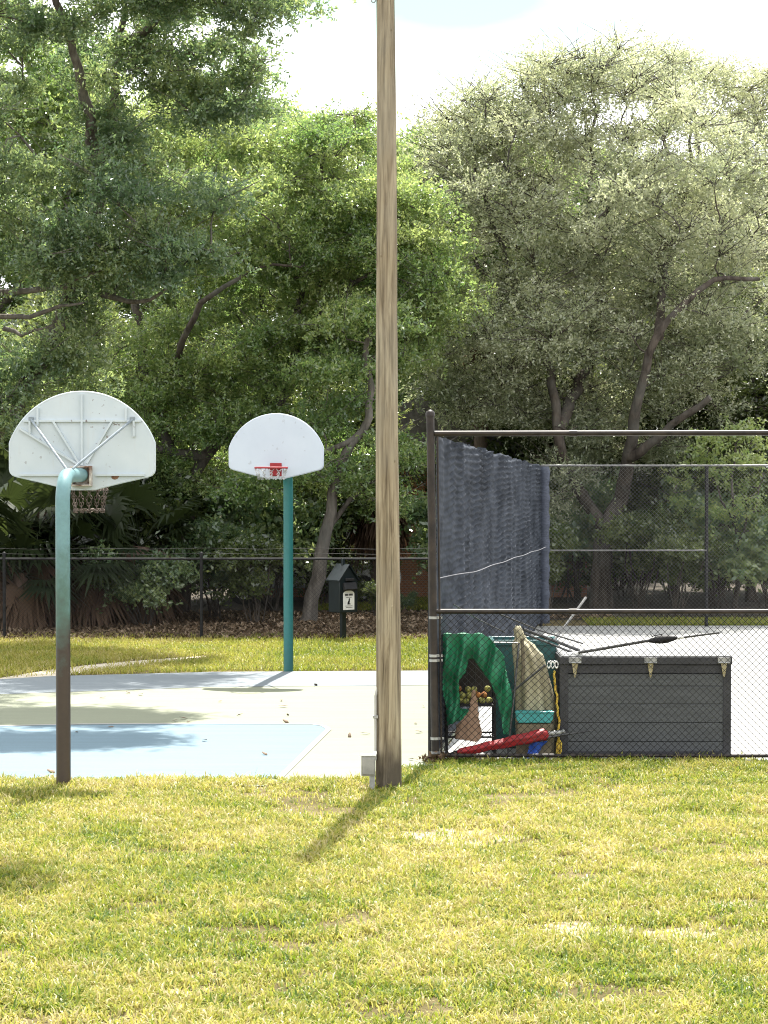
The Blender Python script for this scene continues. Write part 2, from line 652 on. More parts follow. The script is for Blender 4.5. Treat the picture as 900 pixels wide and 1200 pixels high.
def far_lawn():
    n = 150000
    r = np.random.default_rng(8)
    X = r.random(n) * 15.5 - 12.3
    Y = 31.5 + r.random(n) * 10.5
    pts = np.array([[far_ll.x - 8, far_ll.y - 2.2], [far_ll.x, far_ll.y], [far_l.x, far_l.y], [far_m.x, far_m.y], [far_r.x, far_r.y], [far_r.x + 3, far_r.y]])
    edge = np.interp(X, pts[:, 0], pts[:, 1])
    fl = ground(0, 749).y
    back = 40.9 + fbm(X, Y, .9, 60) * 1.2 - .6
    keep = (Y > edge + .05 + fbm(X, Y, 2, 63) * .1) & (Y < back) & (X < PC.x + AX * (Y - D0) - .1)
    # leave the path bare
    px = X * FPX / Y + CX
    py = YH + 3.2 * FPX / Y
    pu = np.interp(px, [p[0] for p in up_], [p[1] for p in up_])
    pl = np.interp(px, [p[0] for p in lo_][::-1], [p[1] for p in lo_][::-1])
    keep &= ~((py > pu - .4) & (py < pl + .4) & (px < 243) & (r.random(n) > .12))
    X, Y = X[keep], Y[keep]
    n = len(X)
    t = np.clip(.42 + (fbm(X, Y, .8, 70) - .5) * .8 + r.normal(0, .15, n) + np.clip(-(X + 2.5) / 6, 0, .25), 0, 1)
    return blades('verge_grass', X, Y, np.clip(r.normal(.085, .02, n), .03, .15), np.full(n, .013), t, .75, 'yellow green grass between the court and the woods', 9)


near_lawn()
far_lawn()


def back_grass():
    r = np.random.default_rng(18)
    n = 26000
    X = r.random(n) * 9 + 3.9
    Y = 43.7 + r.random(n) * 1.5
    blades('fence_line_grass', X, Y, np.clip(r.normal(.08, .02, n), .03, .15), np.full(n, .014), np.clip(r.normal(.4, .2, n), 0, 1), .7, 'grass along the far edge of the tennis court', 19)
    n = 22000
    X = r.random(n) * 5 - 1.6
    Y = 48.0 + r.random(n) * 3.6
    blades('house_lawn_grass', X, Y, np.clip(r.normal(.1, .02, n), .03, .15), np.full(n, .016), np.clip(r.normal(.4, .2, n), 0, 1), .7, 'sunlit lawn grass in front of the brick house', 20)


back_grass()


def leaf_arrays(P, A, N, Ln, Wd):
    A = A / np.linalg.norm(A, axis=1, keepdims=True)
    S = np.cross(A, N)
    S /= (np.linalg.norm(S, axis=1, keepdims=True) + 1e-9)
    Nn = np.cross(S, A)
    mid = P + A * (Ln * .48)[:, None]
    s = S * (Wd / 2)[:, None]
    f = Nn * (Wd * .18)[:, None]
    V = np.stack([P, mid + s + f, P + A * Ln[:, None], mid - s + f], 1).reshape(-1, 3)
    F = np.arange(len(P) * 4).reshape(-1, 4)
    return V, F


def litter():
    r = np.random.default_rng(31)
    n = 42000
    X = r.random(n) * 16 - 11.5
    Y = 40.2 + r.random(n) ** 1.3 * 7
    k_ = (X < PC.x + AX * (Y - D0) - .15) | (Y > 45.3)
    X, Y = X[k_], Y[k_]
    n = len(X)
    Z = .012 + r.random(n) * .03
    P = np.stack([X, Y, Z], 1)
    A = np.stack([r.normal(0, 1, n), r.normal(0, 1, n), np.abs(r.normal(0, .35, n))], 1)
    N = np.stack([r.normal(0, .4, n), r.normal(0, .4, n), np.ones(n)], 1)
    V, F = leaf_arrays(P, A, N, r.uniform(.06, .14, n), r.uniform(.03, .06, n))
    o = np_mesh('leaf_litter', V, F, M['litter'], attrs={'tint': np.repeat(r.random(n), 4)})
    tag(o, 'brown dry leaf litter under the trees behind the fence', 'leaf litter', kind='stuff')


litter()

# ------------------------------------------------------------------ trees


def smooth_line(pts, seg=.3, wig=.04, r=rnd):
    pts = [Vector(p) for p in pts]
    P = [pts[0] * 2 - pts[1]] + pts + [pts[-1] * 2 - pts[-2]]
    out = []
    for i in range(1, len(P) - 2):
        a, b, c, d = P[i - 1:i + 3]
        k = max(2, int((c - b).length / seg))
        for j in range(k):
            t = j / k
            q = .5 * ((2 * b) + (c - a) * t + (2 * a - 5 * b + 4 * c - d) * t * t + (3 * b - a - 3 * c + d) * t ** 3)
            w = wig if (i > 1 or j > 0) else 0
            out.append(q + Vector((r.gauss(0, w), r.gauss(0, w), r.gauss(0, w * .6))))
    out.append(pts[-1])
    return out


def unit(r, n):
    v = r.normal(0, 1, (n, 3))
    return v / np.linalg.norm(v, axis=1, keepdims=True)


def foliage(name, clumps, mat, parent, seed, leaf=(.09, .04), per=14, twig=.4, droop=.1, tint_shift=0.0):
    """clumps = [(centre, (rx,ry,rz), leaves, tint)]; twigs of leaves filling each clump"""
    r = np.random.default_rng(seed)
    PP, AA, NN, TT = [], [], [], []
    for c, rad, nl, ti in clumps:
        m = max(4, int(nl / per))
        u = unit(r, m)
        u[:, 2] = np.where(u[:, 2] < -.35, -u[:, 2] * .6, u[:, 2])
        rr = r.random(m) ** .45
        rr = rr * np.where(r.random(m) < .16, r.uniform(1.0, 1.6, m), 1)
        E = np.array(c) + u * rr[:, None] * np.array(rad)
        d = u * .8 + r.normal(0, .55, (m, 3)) + np.array([0, 0, .25])
        d /= np.linalg.norm(d, axis=1, keepdims=True)
        tl = twig * r.uniform(.6, 1.3, m)
        k = np.tile(np.arange(per) / per, m)
        Er, dr, tr = np.repeat(E, per, 0), np.repeat(d, per, 0), np.repeat(tl, per)
        n = m * per
        P = Er - dr * (k * tr)[:, None] + r.normal(0, .02, (n, 3))
        P[:, 2] -= droop * (1 - k) ** 2 * tr
        A = dr * .7 + unit(r, n) * .9 + np.array([0, 0, -droop])
        N = unit(r, n) + np.array([0, 0, .45])
        PP.append(P); AA.append(A); NN.append(N)
        tw = np.repeat(r.normal(0, .13, m), per)
        TT.append(np.clip(ti + tw + r.normal(0, .23, n) + tint_shift, 0, 1))
    P, A, N, T = (np.concatenate(q) for q in (PP, AA, NN, TT))
    n = len(P)
    s = r.uniform(.7, 1.2, n)
    V, F = leaf_arrays(P, A, N, leaf[0] * s, leaf[1] * s)
    return np_mesh(name, V, F, mat, parent, {'tint': np.repeat(T, 4)})


def ellipsoid_clumps(vols, seed, rr=(.45, .85), spacing=.75, shell=.3):
    """vols = [(px, py, D, rx_px, ry_px, rd_m, n, leaves, tint)]"""
    r = np.random.default_rng(seed)
    out, cs = [], []
    for px, py, D, rx, ry, rd, n, nl, ti in vols:
        c = np.array(at(px, py, D))
        rad = np.array([rx * D / FPX, rd, ry * D / FPX])
        tries = made = 0
        while made < n and tries < n * 30:
            tries += 1
            u = unit(r, 1)[0]
            q = c + u * rad * (shell + (1 - shell) * r.random() ** .5)
            k = r.uniform(*rr)
            if any(np.linalg.norm(q - b) < spacing * (k + kb) * .5 for b, kb in cs):
                continue
            cs.append((q, k))
            out.append((q, (k * r.uniform(1, 1.3), k * r.uniform(1, 1.3), k * r.uniform(.6, .9)), int(nl * (k / .65) ** 2), float(np.clip(ti + r.normal(0, .16), .03, .97))))
            made += 1
    return out


def tree(name, base, limbs, vols, label, leafm, barkm, seed, leaf=(.09, .04), per=14, twig=.4, droop=.1, rr=(.45, .85), spacing=.75, shell=.3, twigs=4, group=None, kmax=1.0):
    """limbs = [([points], r0, r1)...]; first is the trunk"""
    t = thing(name, base, label, 'tree', group)
    r = random.Random(seed)
    tb, bb = MB(), MB()
    nodes = []
    for i, (pts, r0, r1) in enumerate(limbs):
        L_ = smooth_line(pts, .3, .022 + .02 * (i > 0), r)
        n = len(L_)
        rad = [r0 + (r1 - r0) * (k / (n - 1)) ** .8 for k in range(n)]
        rad = [q * (1 + r.gauss(0, .04)) for q in rad]
        if i == 0:
            rad[0] *= 1.45
            if n > 2: rad[1] *= 1.15
        tb.tube(L_, rad, 10 if r0 > .1 else 7)
        nodes += [(p, q) for p, q in zip(L_[1:], rad[1:])][(n // 3 if i == 0 else 0):]
    clumps = ellipsoid_clumps(vols, seed, rr, spacing, shell)
    NP = np.array([tuple(p) for p, _ in nodes])
    for c, rad, nl, ti in sorted(clumps, key=lambda q: min(np.linalg.norm(NP - q[0], axis=1))):
        d = np.linalg.norm(NP - c, axis=1) + np.maximum(0, NP[:, 2] - c[2]) * .8
        k = int(np.argmin(d))
        p0 = Vector(NP[k])
        q = Vector(c)
        m = p0.lerp(q, .5) + Vector((r.gauss(0, .12), r.gauss(0, .12), r.uniform(-.1, .25))) * min(1.0, (q - p0).length)
        dist = (q - p0).length
        L_ = smooth_line([p0, m, q], .35, .03, r)
        ra = min(.05, .012 + .011 * dist)
        bb.tube(L_, [ra + (.008 - ra) * j / (len(L_) - 1) for j in range(len(L_))], 5, False)
        NP = np.concatenate([NP, np.array([tuple(p) for p in L_[2:]])], 0) if len(L_) > 2 else NP
        for _ in range(twigs):
            g = lambda: max(-1.25, min(1.25, r.gauss(0, 1)))
            e = q + Vector((g() * rad[0], g() * rad[1], abs(g()) * rad[2])) * .85
            s = L_[-2].lerp(q, r.random())
            bb.tube([s, s.lerp(e, .5) + Vector((r.gauss(0, .05), r.gauss(0, .05), r.gauss(0, .05))), e], [.012, .008, .004], 3, False)
    tb.build('trunk', barkm, t, angle=80)
    bb.build('branches', barkm, t, angle=80)
    foliage('crown', clumps, leafm, t, seed + 1, leaf, per, twig, droop)
    return t


BG, BB = M['bark_grey'], M['bark_brown']
# big dark tree leaning in from the left
D = 40.8
tree('broadleaf_tree', at(-150, 748, D), [
    ([at(-150, 750, D), at(-95, 640, D), at(-30, 535, D), at(25, 462, D), at(62, 395, D), at(95, 310, D + .3), at(120, 200, D), at(140, 60, D), at(150, -90, D)], .30, .03),
    ([at(-95, 640, D), at(-110, 480, D), at(-70, 360, D - .5), at(-10, 345, D - .6), at(70, 337, D - 1), at(110, 320, D - 1)], .16, .04),
    ([at(-70, 400, D), at(0, 371, D - .6), at(40, 369, D - .8), at(70, 358, D - 1), at(98, 355, D - 1.1)], .075, .022),
    ([at(5, 385, D - .5), at(30, 391, D - .8), at(62, 382, D - 1)], .05, .015),
    ([at(120, 200, D), at(90, 80, D - 1.5), at(50, -60, D - 2.5), at(20, -180, D - 3.5)], .12, .03),
    ([at(50, -60, D - 2.5), at(80, -90, D - 5), at(130, -100, D - 7.5), at(200, -100, D - 9)], .07, .02),
    ([at(140, 60, D), at(210, 0, D - 1), at(300, -50, D - 2.4)], .09, .02),
    ([at(120, 345, D), at(160, 356, D - .7), at(190, 345, D - .9), at(205, 325, D - 1)], .06, .02),
    ([at(195, 330, D - .8), at(193, 315, D - .9), at(183, 297, D - .9), at(174, 275, D - .9)], .04, .015),
], [(60, 190, D - .5, 190, 170, 2.2, 34, 1650, .45), (90, 20, D - 1, 200, 110, 2.4, 26, 1700, .48),
    (235, -30, D - 2.0, 110, 62, 1.2, 13, 1400, .38), (235, 95, D - .5, 55, 55, 1.2, 8, 1300, .5), (310, 15, D - 2, 40, 28, .8, 4, 1200, .38), (272, 98, D + .2, 42, 42, .9, 8, 1700, .5), (-110, 330, D, 120, 160, 2, 12, 1300, .4),
    (190, 270, D - 1.2, 90, 70, .9, 8, 1500, .25), (60, -160, D - 3, 230, 120, 2.5, 18, 1200, .4),
    (60, 420, D + .3, 70, 50, .9, 6, 1500, .7), (20, 470, D - .3, 60, 50, .8, 5, 1300, .5), (90, 290, D - 1.4, 90, 60, .8, 8, 1500, .4), (-40, -190, 34.5, 160, 70, 1.6, 9, 1200, .4), (170, -80, 34.0, 170, 22, .7, 17, 5500, .4), (90, -105, 31.4, 190, 26, .55, 19, 5500, .4),
    (120, 330, D + .2, 60, 50, .8, 4, 1200, .6)],
    'broad dark green tree leaning in over the court from the left edge', M['dark_leaf'], BG, 101, (.088, .038), 18, .45, .14, twigs=6)
# bright laurel oak centre left with a long low limb
D = 46.6
tree('broadleaf_tree', at(222, 742, D), [
    ([at(205, 745, D), at(214, 690, D), at(222, 630, D), at(222, 575, D), at(240, 535, D), at(275, 500, D), at(330, 468, D), at(345, 425, D), at(352, 340, D), at(372, 230, D), at(380, 150, D)], .19, .035),
    ([at(240, 535, D), at(195, 528, D - .5), at(150, 520, D - .8), at(80, 505, D - 1)], .12, .04),
    ([at(222, 590, D), at(180, 470, D + .5), at(160, 340, D + .6), at(175, 220, D + .6), at(190, 120, D + .6)], .15, .04),
    ([at(348, 400, D), at(420, 330, D - .5), at(480, 300, D - .6)], .09, .03),
    ([at(235, 355, D - 1.6), at(262, 336, D - 1.8), at(290, 318, D - 1.8), at(325, 310, D - 1.7), at(352, 313, D - 1.6)], .06, .02),
    ([at(235, 355, D - 1.6), at(215, 400, D - 1), at(190, 455, D)], .06, .08),
    ([at(290, 500, D), at(315, 440, D + .5), at(300, 300, D + .8), at(270, 200, D + .8)], .1, .03),
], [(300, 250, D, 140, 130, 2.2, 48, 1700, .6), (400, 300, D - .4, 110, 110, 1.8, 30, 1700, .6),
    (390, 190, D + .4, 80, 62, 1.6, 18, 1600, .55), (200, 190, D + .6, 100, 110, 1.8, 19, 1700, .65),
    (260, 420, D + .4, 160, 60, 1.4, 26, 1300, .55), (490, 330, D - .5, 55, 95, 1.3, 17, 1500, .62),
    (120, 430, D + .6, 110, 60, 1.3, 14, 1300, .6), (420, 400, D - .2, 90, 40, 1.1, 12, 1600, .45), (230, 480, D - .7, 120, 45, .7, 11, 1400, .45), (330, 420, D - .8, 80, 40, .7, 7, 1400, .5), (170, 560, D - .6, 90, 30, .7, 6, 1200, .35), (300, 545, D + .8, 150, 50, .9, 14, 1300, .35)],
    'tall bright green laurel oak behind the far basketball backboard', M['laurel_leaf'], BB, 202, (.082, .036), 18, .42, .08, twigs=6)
# slender leaning tree between the backboard and the wooden pole
D = 44.4
tree('broadleaf_tree', at(352, 745, D), [
    ([at(352, 747, D), at(366, 700, D), at(378, 650, D), at(386, 600, D), at(396, 555, D), at(412, 520, D), at(430, 490, D), at(434, 455, D), at(428, 425, D), at(436, 380, D)], .16, .05),
    ([at(376, 660, D), at(398, 600, D + .2), at(440, 560, D + .3), at(470, 520, D + .3)], .07, .03),
    ([at(418, 512, D), at(385, 528, D - .2), at(370, 534, D - .4), at(330, 545, D - .6)], .07, .02),
], [(400, 470, D + .2, 60, 50, .8, 7, 1000, .4), (440, 400, D, 50, 60, .8, 7, 1100, .5), (320, 560, D - .4, 70, 30, .8, 6, 900, .3), (455, 545, D + .3, 50, 50, .8, 6, 900, .45)],
    'slender leaning grey trunked tree just left of the wooden pole', M['laurel_leaf'], BG, 303, (.09, .04), 14, .4)
# grey green live oak on the right
D = 48.6
tree('live_oak', at(706, 738, D), [
    ([at(706, 738, D), at(705, 690, D), at(707, 640, D), at(712, 612, D), at(728, 585, D), at(738, 530, D - .6), at(744, 478, D - 1.2), at(757, 435, D - 1.6), at(772, 395, D - 1.9), at(800, 355, D - 1.9), at(838, 328, D - 1.8), at(890, 327, D - 1.6)], .26, .035),
    ([at(709, 622, D), at(690, 590, D), at(668, 555, D - .6), at(655, 515, D - .9), at(648, 450, D - .6), at(620, 370, D), at(590, 290, D + .5), at(560, 210, D + .5), at(545, 150, D + .5)], .16, .02),
    ([at(738, 535, D - .6), at(755, 528, D - .8), at(790, 497, D - 1.3), at(832, 466, D - 1.7)], .13, .06),
    ([at(655, 505, D - .9), at(690, 420, D + .4), at(700, 330, D + .8), at(690, 230, D + .6), at(700, 130, D + .4)], .14, .03),
    ([at(772, 395, D - 1.9), at(778, 330, D - .8), at(800, 240, D + .6), at(810, 150, D + .6)], .11, .03),
    ([at(700, 260, D + .6), at(740, 210, D), at(770, 190, D - .4)], .06, .02),
    ([at(620, 370, D + .4), at(575, 330, D), at(530, 260, D), at(525, 190, D)], .07, .02),
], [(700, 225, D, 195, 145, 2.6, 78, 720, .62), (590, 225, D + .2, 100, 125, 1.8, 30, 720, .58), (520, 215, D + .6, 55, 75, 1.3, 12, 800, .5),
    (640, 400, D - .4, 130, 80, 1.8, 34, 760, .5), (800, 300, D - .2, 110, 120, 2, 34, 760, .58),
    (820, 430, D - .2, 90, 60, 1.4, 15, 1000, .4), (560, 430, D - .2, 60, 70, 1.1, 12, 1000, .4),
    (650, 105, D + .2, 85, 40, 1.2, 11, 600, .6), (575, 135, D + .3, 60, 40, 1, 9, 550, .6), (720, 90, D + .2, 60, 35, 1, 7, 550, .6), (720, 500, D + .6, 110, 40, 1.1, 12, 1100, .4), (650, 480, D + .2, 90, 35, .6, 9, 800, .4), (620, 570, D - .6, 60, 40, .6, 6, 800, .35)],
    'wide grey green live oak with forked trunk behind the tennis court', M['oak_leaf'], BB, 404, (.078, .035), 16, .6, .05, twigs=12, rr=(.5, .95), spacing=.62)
# thin crowned oak further back at the right
D = 56.0
tree('live_oak', at(835, 705, D), [
    ([at(835, 705, D), at(838, 560, D), at(830, 420, D), at(828, 300, D), at(822, 210, D), at(815, 150, D), at(810, 90, D)], .26, .04),
    ([at(830, 300, D), at(860, 220, D), at(885, 150, D), at(900, 110, D)], .1, .02),
    ([at(826, 260, D), at(790, 190, D), at(770, 120, D), at(765, 85, D)], .09, .02),
    ([at(829, 350, D), at(900, 290, D), at(950, 200, D)], .1, .02),
], [(835, 110, D, 85, 55, 1.6, 24, 480, .75), (770, 85, D, 45, 35, 1.2, 9, 400, .75), (890, 110, D, 50, 50, 1.3, 12, 440, .72),
    (880, 270, D, 90, 100, 1.8, 26, 1100, .6), (780, 260, D, 70, 70, 1.6, 14, 1000, .6), (960, 260, D, 80, 130, 2, 18, 1200, .6), (870, 410, D, 100, 70, 1.6, 16, 1100, .5)],
    'sparse crowned oak rising above the others at the far right', M['oak_leaf'], BG, 505, (.09, .04), 12, .45, .05, twigs=6)
# yellow green saplings at the right behind the far tennis fence
D = 46.6
sap = tree('young_tree', at(862, 728, D), [
    ([at(862, 728, D), at(864, 650, D), at(858, 580, D), at(862, 520, D)], .06, .02),
    ([at(862, 640, D), at(885, 590, D), at(895, 560, D)], .03, .01),
    ([at(862, 620, D), at(838, 570, D), at(835, 540, D)], .03, .01),
], [(862, 545, D, 45, 50, .8, 8, 900, .85), (880, 600, D, 50, 40, .7, 6, 800, .7), (825, 600, D, 40, 50, .7, 5, 700, .6)],
    'bright yellow green young tree behind the right fence post', M['laurel_leaf'], BB, 606, (.09, .045), 12, .35, rr=(.3, .5))

# oak standing left of the lawn: only its shade reaches the picture
D = 22.6
ob = Vector((-7.6, D, 0))
tree('live_oak', ob, [
    ([ob, ob + Vector((.1, 0, 3)), ob + Vector((.3, 0, 6)), ob + Vector((.9, 0, 8.6)), ob + Vector((2.2, 0, 10)), ob + Vector((4.2, .1, 10.8))], .3, .04),
    ([ob + Vector((.3, 0, 6)), ob + Vector((-.8, .6, 8)), ob + Vector((-1.8, .8, 10))], .15, .03)],
    [(CX - 3.0 * FPX / D, -300, D + .2, 130, 40, .7, 9, 1200, .5), (CX - 4.9 * FPX / D, -330, D, 150, 90, 1.6, 16, 1200, .5), (CX - 7.6 * FPX / D, -330, D, 230, 120, 2.2, 26, 1100, .5)],
    'live oak standing beside the lawn whose shade falls at the left edge of the grass', M['oak_leaf'], BB, 909, (.10, .045), 12, .45)

# trees that close the wood at the back: one built, the others copied
D = 66.0


def px_tree(seed, leafm, label, base_px, D, h):
    b = at(base_px, YH + 3.2 * FPX / D, D)
    s = D / FPX
    top = YH + (3.2 - h) / s
    x = base_px
    lim = [([at(x, YH + 3.2 / s, D), at(x + 8, top + 330, D), at(x - 6, top + 190, D), at(x, top + 40, D)], .26, .05),
           ([at(x + 4, top + 300, D), at(x + 70, top + 190, D), at(x + 100, top + 110, D)], .12, .03),
           ([at(x, top + 260, D), at(x - 70, top + 180, D), at(x - 100, top + 120, D)], .12, .03)]
    vol = [(x, top + 90, D, 130, 90, 2.6, 40, 1100, .5), (x, top + 220, D, 150, 110, 2.8, 40, 1000, .4), (x, top + 350, D, 140, 80, 2.2, 20, 900, .3)]
    return tree('woodland_tree', b, lim, vol, label, leafm, BG, seed, (.13, .06), 12, .5, .08, rr=(.6, 1.1), group='trees closing the wood at the back')


wt = px_tree(701, M['laurel_leaf'], 'tall woodland tree showing in the sky gap beside the wooden pole', 430, 66.0, 11.8)
for i, (x, y, rz, s, lab) in enumerate([
        (-15.5, 63, 1.1, 1.15, 'leafy woodland tree deep behind the left hand crown'),
        (-10.2, 60, 2.6, 1.2, 'woodland tree far back behind the near backboard'),
        (-5.2, 63.5, 4.0, 1.12, 'woodland tree far back behind the bright laurel oak'),
        (1.6, 58.5, 2.0, .98, 'woodland tree filling the gap between the wooden pole and the live oak'),
        (4.6, 62.5, 5.1, .98, 'woodland tree behind the grey green live oak crown'),
        (9.4, 67, .6, 1.0, 'woodland tree far back behind the sparse oak trunk'),
        (14.5, 64, 3.3, 1.0, 'woodland tree far back beyond the right edge')]):
    o = copy_tree(wt)
    o.location = (x, y, 0)
    o.rotation_euler.z = rz
    o.scale = (s, s, s)
    o['label'] = lab

# low bushy trees that fill the shade between the trunks: one built, the others copied
D = 52.0
b = at(300, YH + 3.2 * FPX / D, D)
UT = 'bushy understory trees between the big trunks'
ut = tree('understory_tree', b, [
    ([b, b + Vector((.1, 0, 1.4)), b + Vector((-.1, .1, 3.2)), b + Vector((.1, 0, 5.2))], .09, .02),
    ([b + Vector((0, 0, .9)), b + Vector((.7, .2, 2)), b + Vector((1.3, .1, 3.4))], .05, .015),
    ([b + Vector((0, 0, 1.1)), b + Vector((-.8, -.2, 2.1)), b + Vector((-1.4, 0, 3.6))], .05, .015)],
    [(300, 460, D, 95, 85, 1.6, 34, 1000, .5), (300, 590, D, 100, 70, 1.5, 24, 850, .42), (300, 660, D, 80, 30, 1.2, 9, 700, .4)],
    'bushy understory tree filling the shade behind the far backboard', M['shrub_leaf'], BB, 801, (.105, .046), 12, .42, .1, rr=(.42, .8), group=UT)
for i, (px, D, rz, s_, lab) in enumerate([
        (-40, 49.5, .7, 1.05, 'bushy understory tree at the far left behind the palmettos'),
        (85, 51, 1.6, 1.1, 'bushy understory tree straight behind the near backboard'),
        (185, 50, 2.4, .95, 'bushy understory tree behind the brown laurel trunk'),
        (385, 49.5, 3.3, .8, 'bushy understory tree behind the slender leaning trunk and the waste station'),
        (575, 53.5, 5.2, 1.2, 'bushy understory tree behind the tall dead fronded palm'),
        (625, 51.5, .2, 1.1, 'bushy understory tree left of the live oak fork'),
        (705, 53, 1.2, 1.15, 'bushy understory tree directly behind the forked live oak trunk'),
        (790, 52, 2.2, 1.1, 'bushy understory tree behind the sawn live oak limb'),
        (880, 51, 3.1, 1.15, 'bushy understory tree behind the yellow green sapling'),
        (965, 52, 4.1, 1.1, 'bushy understory tree past the right end of the far fence')]):
    o = copy_tree(ut)
    p = at(px, 700, D)
    o.location = (p.x, p.y, 0)
    o.rotation_euler.z = rz
    o.scale = (s_, s_, s_)
    o['label'] = lab

# ------------------------------------------------------------------ understory shrubs


def shrub(base, h, w, label, leafm, seed, leaves=900, leaf=(.1, .05), tint=.45, group=None):
    t = thing('shrub', base, label, 'shrub', group)
    r = random.Random(seed)
    st = MB()
    cl = []
    for k in range(9):
        a = r.random() * 6.28
        e = Vector(base) + Vector((math.cos(a) * w * r.uniform(.1, .8), math.sin(a) * w * r.uniform(.1, .6), h * r.uniform(.35, .95)))
        m = Vector(base).lerp(e, .5) + Vector((r.gauss(0, .08), r.gauss(0, .08), .1))
        st.tube(smooth_line([Vector(base) + Vector((r.gauss(0, .06), r.gauss(0, .06), -.02)), m, e], .25, .02, r), .014, 5, False)
        k_ = r.uniform(.28, .48) * (w / 1.1)
        cl.append((np.array(e), (k_ * 1.2, k_ * 1.1, k_ * .9), leaves, tint + r.gauss(0, .15)))
    st.build('stem', BB, t)
    foliage('foliage', cl, leafm, t, seed + 5, leaf, 12, .32, .1)
    return t


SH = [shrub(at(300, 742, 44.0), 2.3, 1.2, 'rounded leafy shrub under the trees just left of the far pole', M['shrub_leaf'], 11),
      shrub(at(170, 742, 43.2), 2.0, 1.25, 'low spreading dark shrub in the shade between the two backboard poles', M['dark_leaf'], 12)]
SP = 'shrubs growing under the trees behind the fences'
for s in SH: s['group'] = SP
# x px, depth, scale, which, rotation, label
for i, (px, D, s, w, rz, lab) in enumerate([
        (255, 45.2, 1.25, 1, 1.0, 'tall dark shrub behind the middle fence post on the left'),
        (120, 45.6, 1.5, 0, 2.0, 'tall shrub filling the shade right of the near rusty pole'),
        (40, 46.0, 1.6, 1, 3.0, 'dark tall shrub behind the palmettos at far left'),
        (-60, 45.0, 1.6, 0, 4.0, 'shrub at the left edge beyond the fence'),
        (215, 47.2, 1.7, 0, 5.0, 'high shrub behind the brown laurel oak trunk'),
        (320, 47.5, 1.6, 1, .6, 'dark shrub behind the teal pole of the far hoop'),
        (412, 48.0, .32, 0, 1.7, 'low hedge shrub behind the waste station box'),
        (470, 47.0, .28, 1, 2.6, 'low hedge shrub right of the wooden pole beyond the verge'),
        (440, 45.8, .38, 0, 3.6, 'small hedge shrub straight behind the wooden pole'),
        (370, 49, 1.5, 0, 4.4, 'large shrub back behind the slender leaning trunk'),
        (560, 47.0, 1.5, 1, 5.4, 'dark shrub hidden behind the blue grey windscreen'),
        (640, 46.2, 1.0, 0, .3, 'leafy shrub at the left end of the far tennis fence'),
        (675, 50.5, 1.7, 1, 1.4, 'dark shrub left behind the forked oak trunk'),
        (750, 47.6, 1.15, 0, 2.3, 'green shrub right of the forked oak trunk'),
        (795, 46.0, .95, 0, 3.4, 'low leafy shrub left of the far tennis fence post'),
        (835, 48.6, 1.6, 1, 4.6, 'tall dark shrub behind the far tennis fence post'),
        (900, 46.2, 1.35, 1, 5.2, 'dark shrub at the right end of the far fence'),
        (950, 48.0, 1.7, 0, .9, 'shrub beyond the right edge of the far fence'),
        (660, 54.5, 1.3, 0, 1.9, 'low shrub deep behind the forked oak on its left'),
        (725, 55.5, 1.3, 1, 2.9, 'low shrub deep behind the forked oak on its right'),
        (785, 54, 1.25, 0, 3.1, 'low shrub deep in the shade behind the fence post'),
        (850, 55, 1.4, 1, .2, 'low shrub deep in the wood right of the fence post'),
        (915, 54, 1.4, 0, 1.3, 'low shrub deep in the wood at the right edge'),
        (740, 52, 2.0, 0, 5.9, 'big shrub far back right of the oak fork'),
        (610, 52, 2.0, 0, 2.9, 'big shrub far back above the windscreen'),
        (560, 50.5, 1.7, 1, 3.9, 'big shrub far back left of the tennis corner post')]):
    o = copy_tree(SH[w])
    p = at(px, 700, D)
    o.location = (p.x, p.y, 0)
    o.scale = (s, s, s)
    o.rotation_euler.z = rz
    o['label'] = lab

# ------------------------------------------------------------------ palms and palmettos


def fan(r, P, d, up, size, n=22, droop=.35):
    """a palmate leaf: leaflets radiating from P around direction d"""
    d = d.normalized()
    s = d.cross(up)
    if s.length < 1e-3: s = d.cross(Vector((1, 0, 0)))
    s.normalize()
    u = s.cross(d)
    V, F = [], []
    for k in range(n):
        a = (k / (n - 1) - .5) * 3.9
        ax = d * math.cos(a) + s * math.sin(a) + u * (.12 * math.cos(a * 1.3))
        ax.normalize()
        L_ = size * (1 - .25 * abs(a) / 2) * r.uniform(.85, 1.1)
        w = s.cross(ax) if False else u.cross(ax).normalized()
        wd = L_ * .055
        mid = P + ax * L_ * .5 + u * (.03 * L_)
        tip = P + ax * L_ + Vector((0, 0, -droop * L_ * r.uniform(.5, 1.3)))
        i = len(V)
        V += [P, mid + w * wd, tip, mid - w * wd]
        F.append((i, i + 1, i + 2, i + 3))
    return V, F


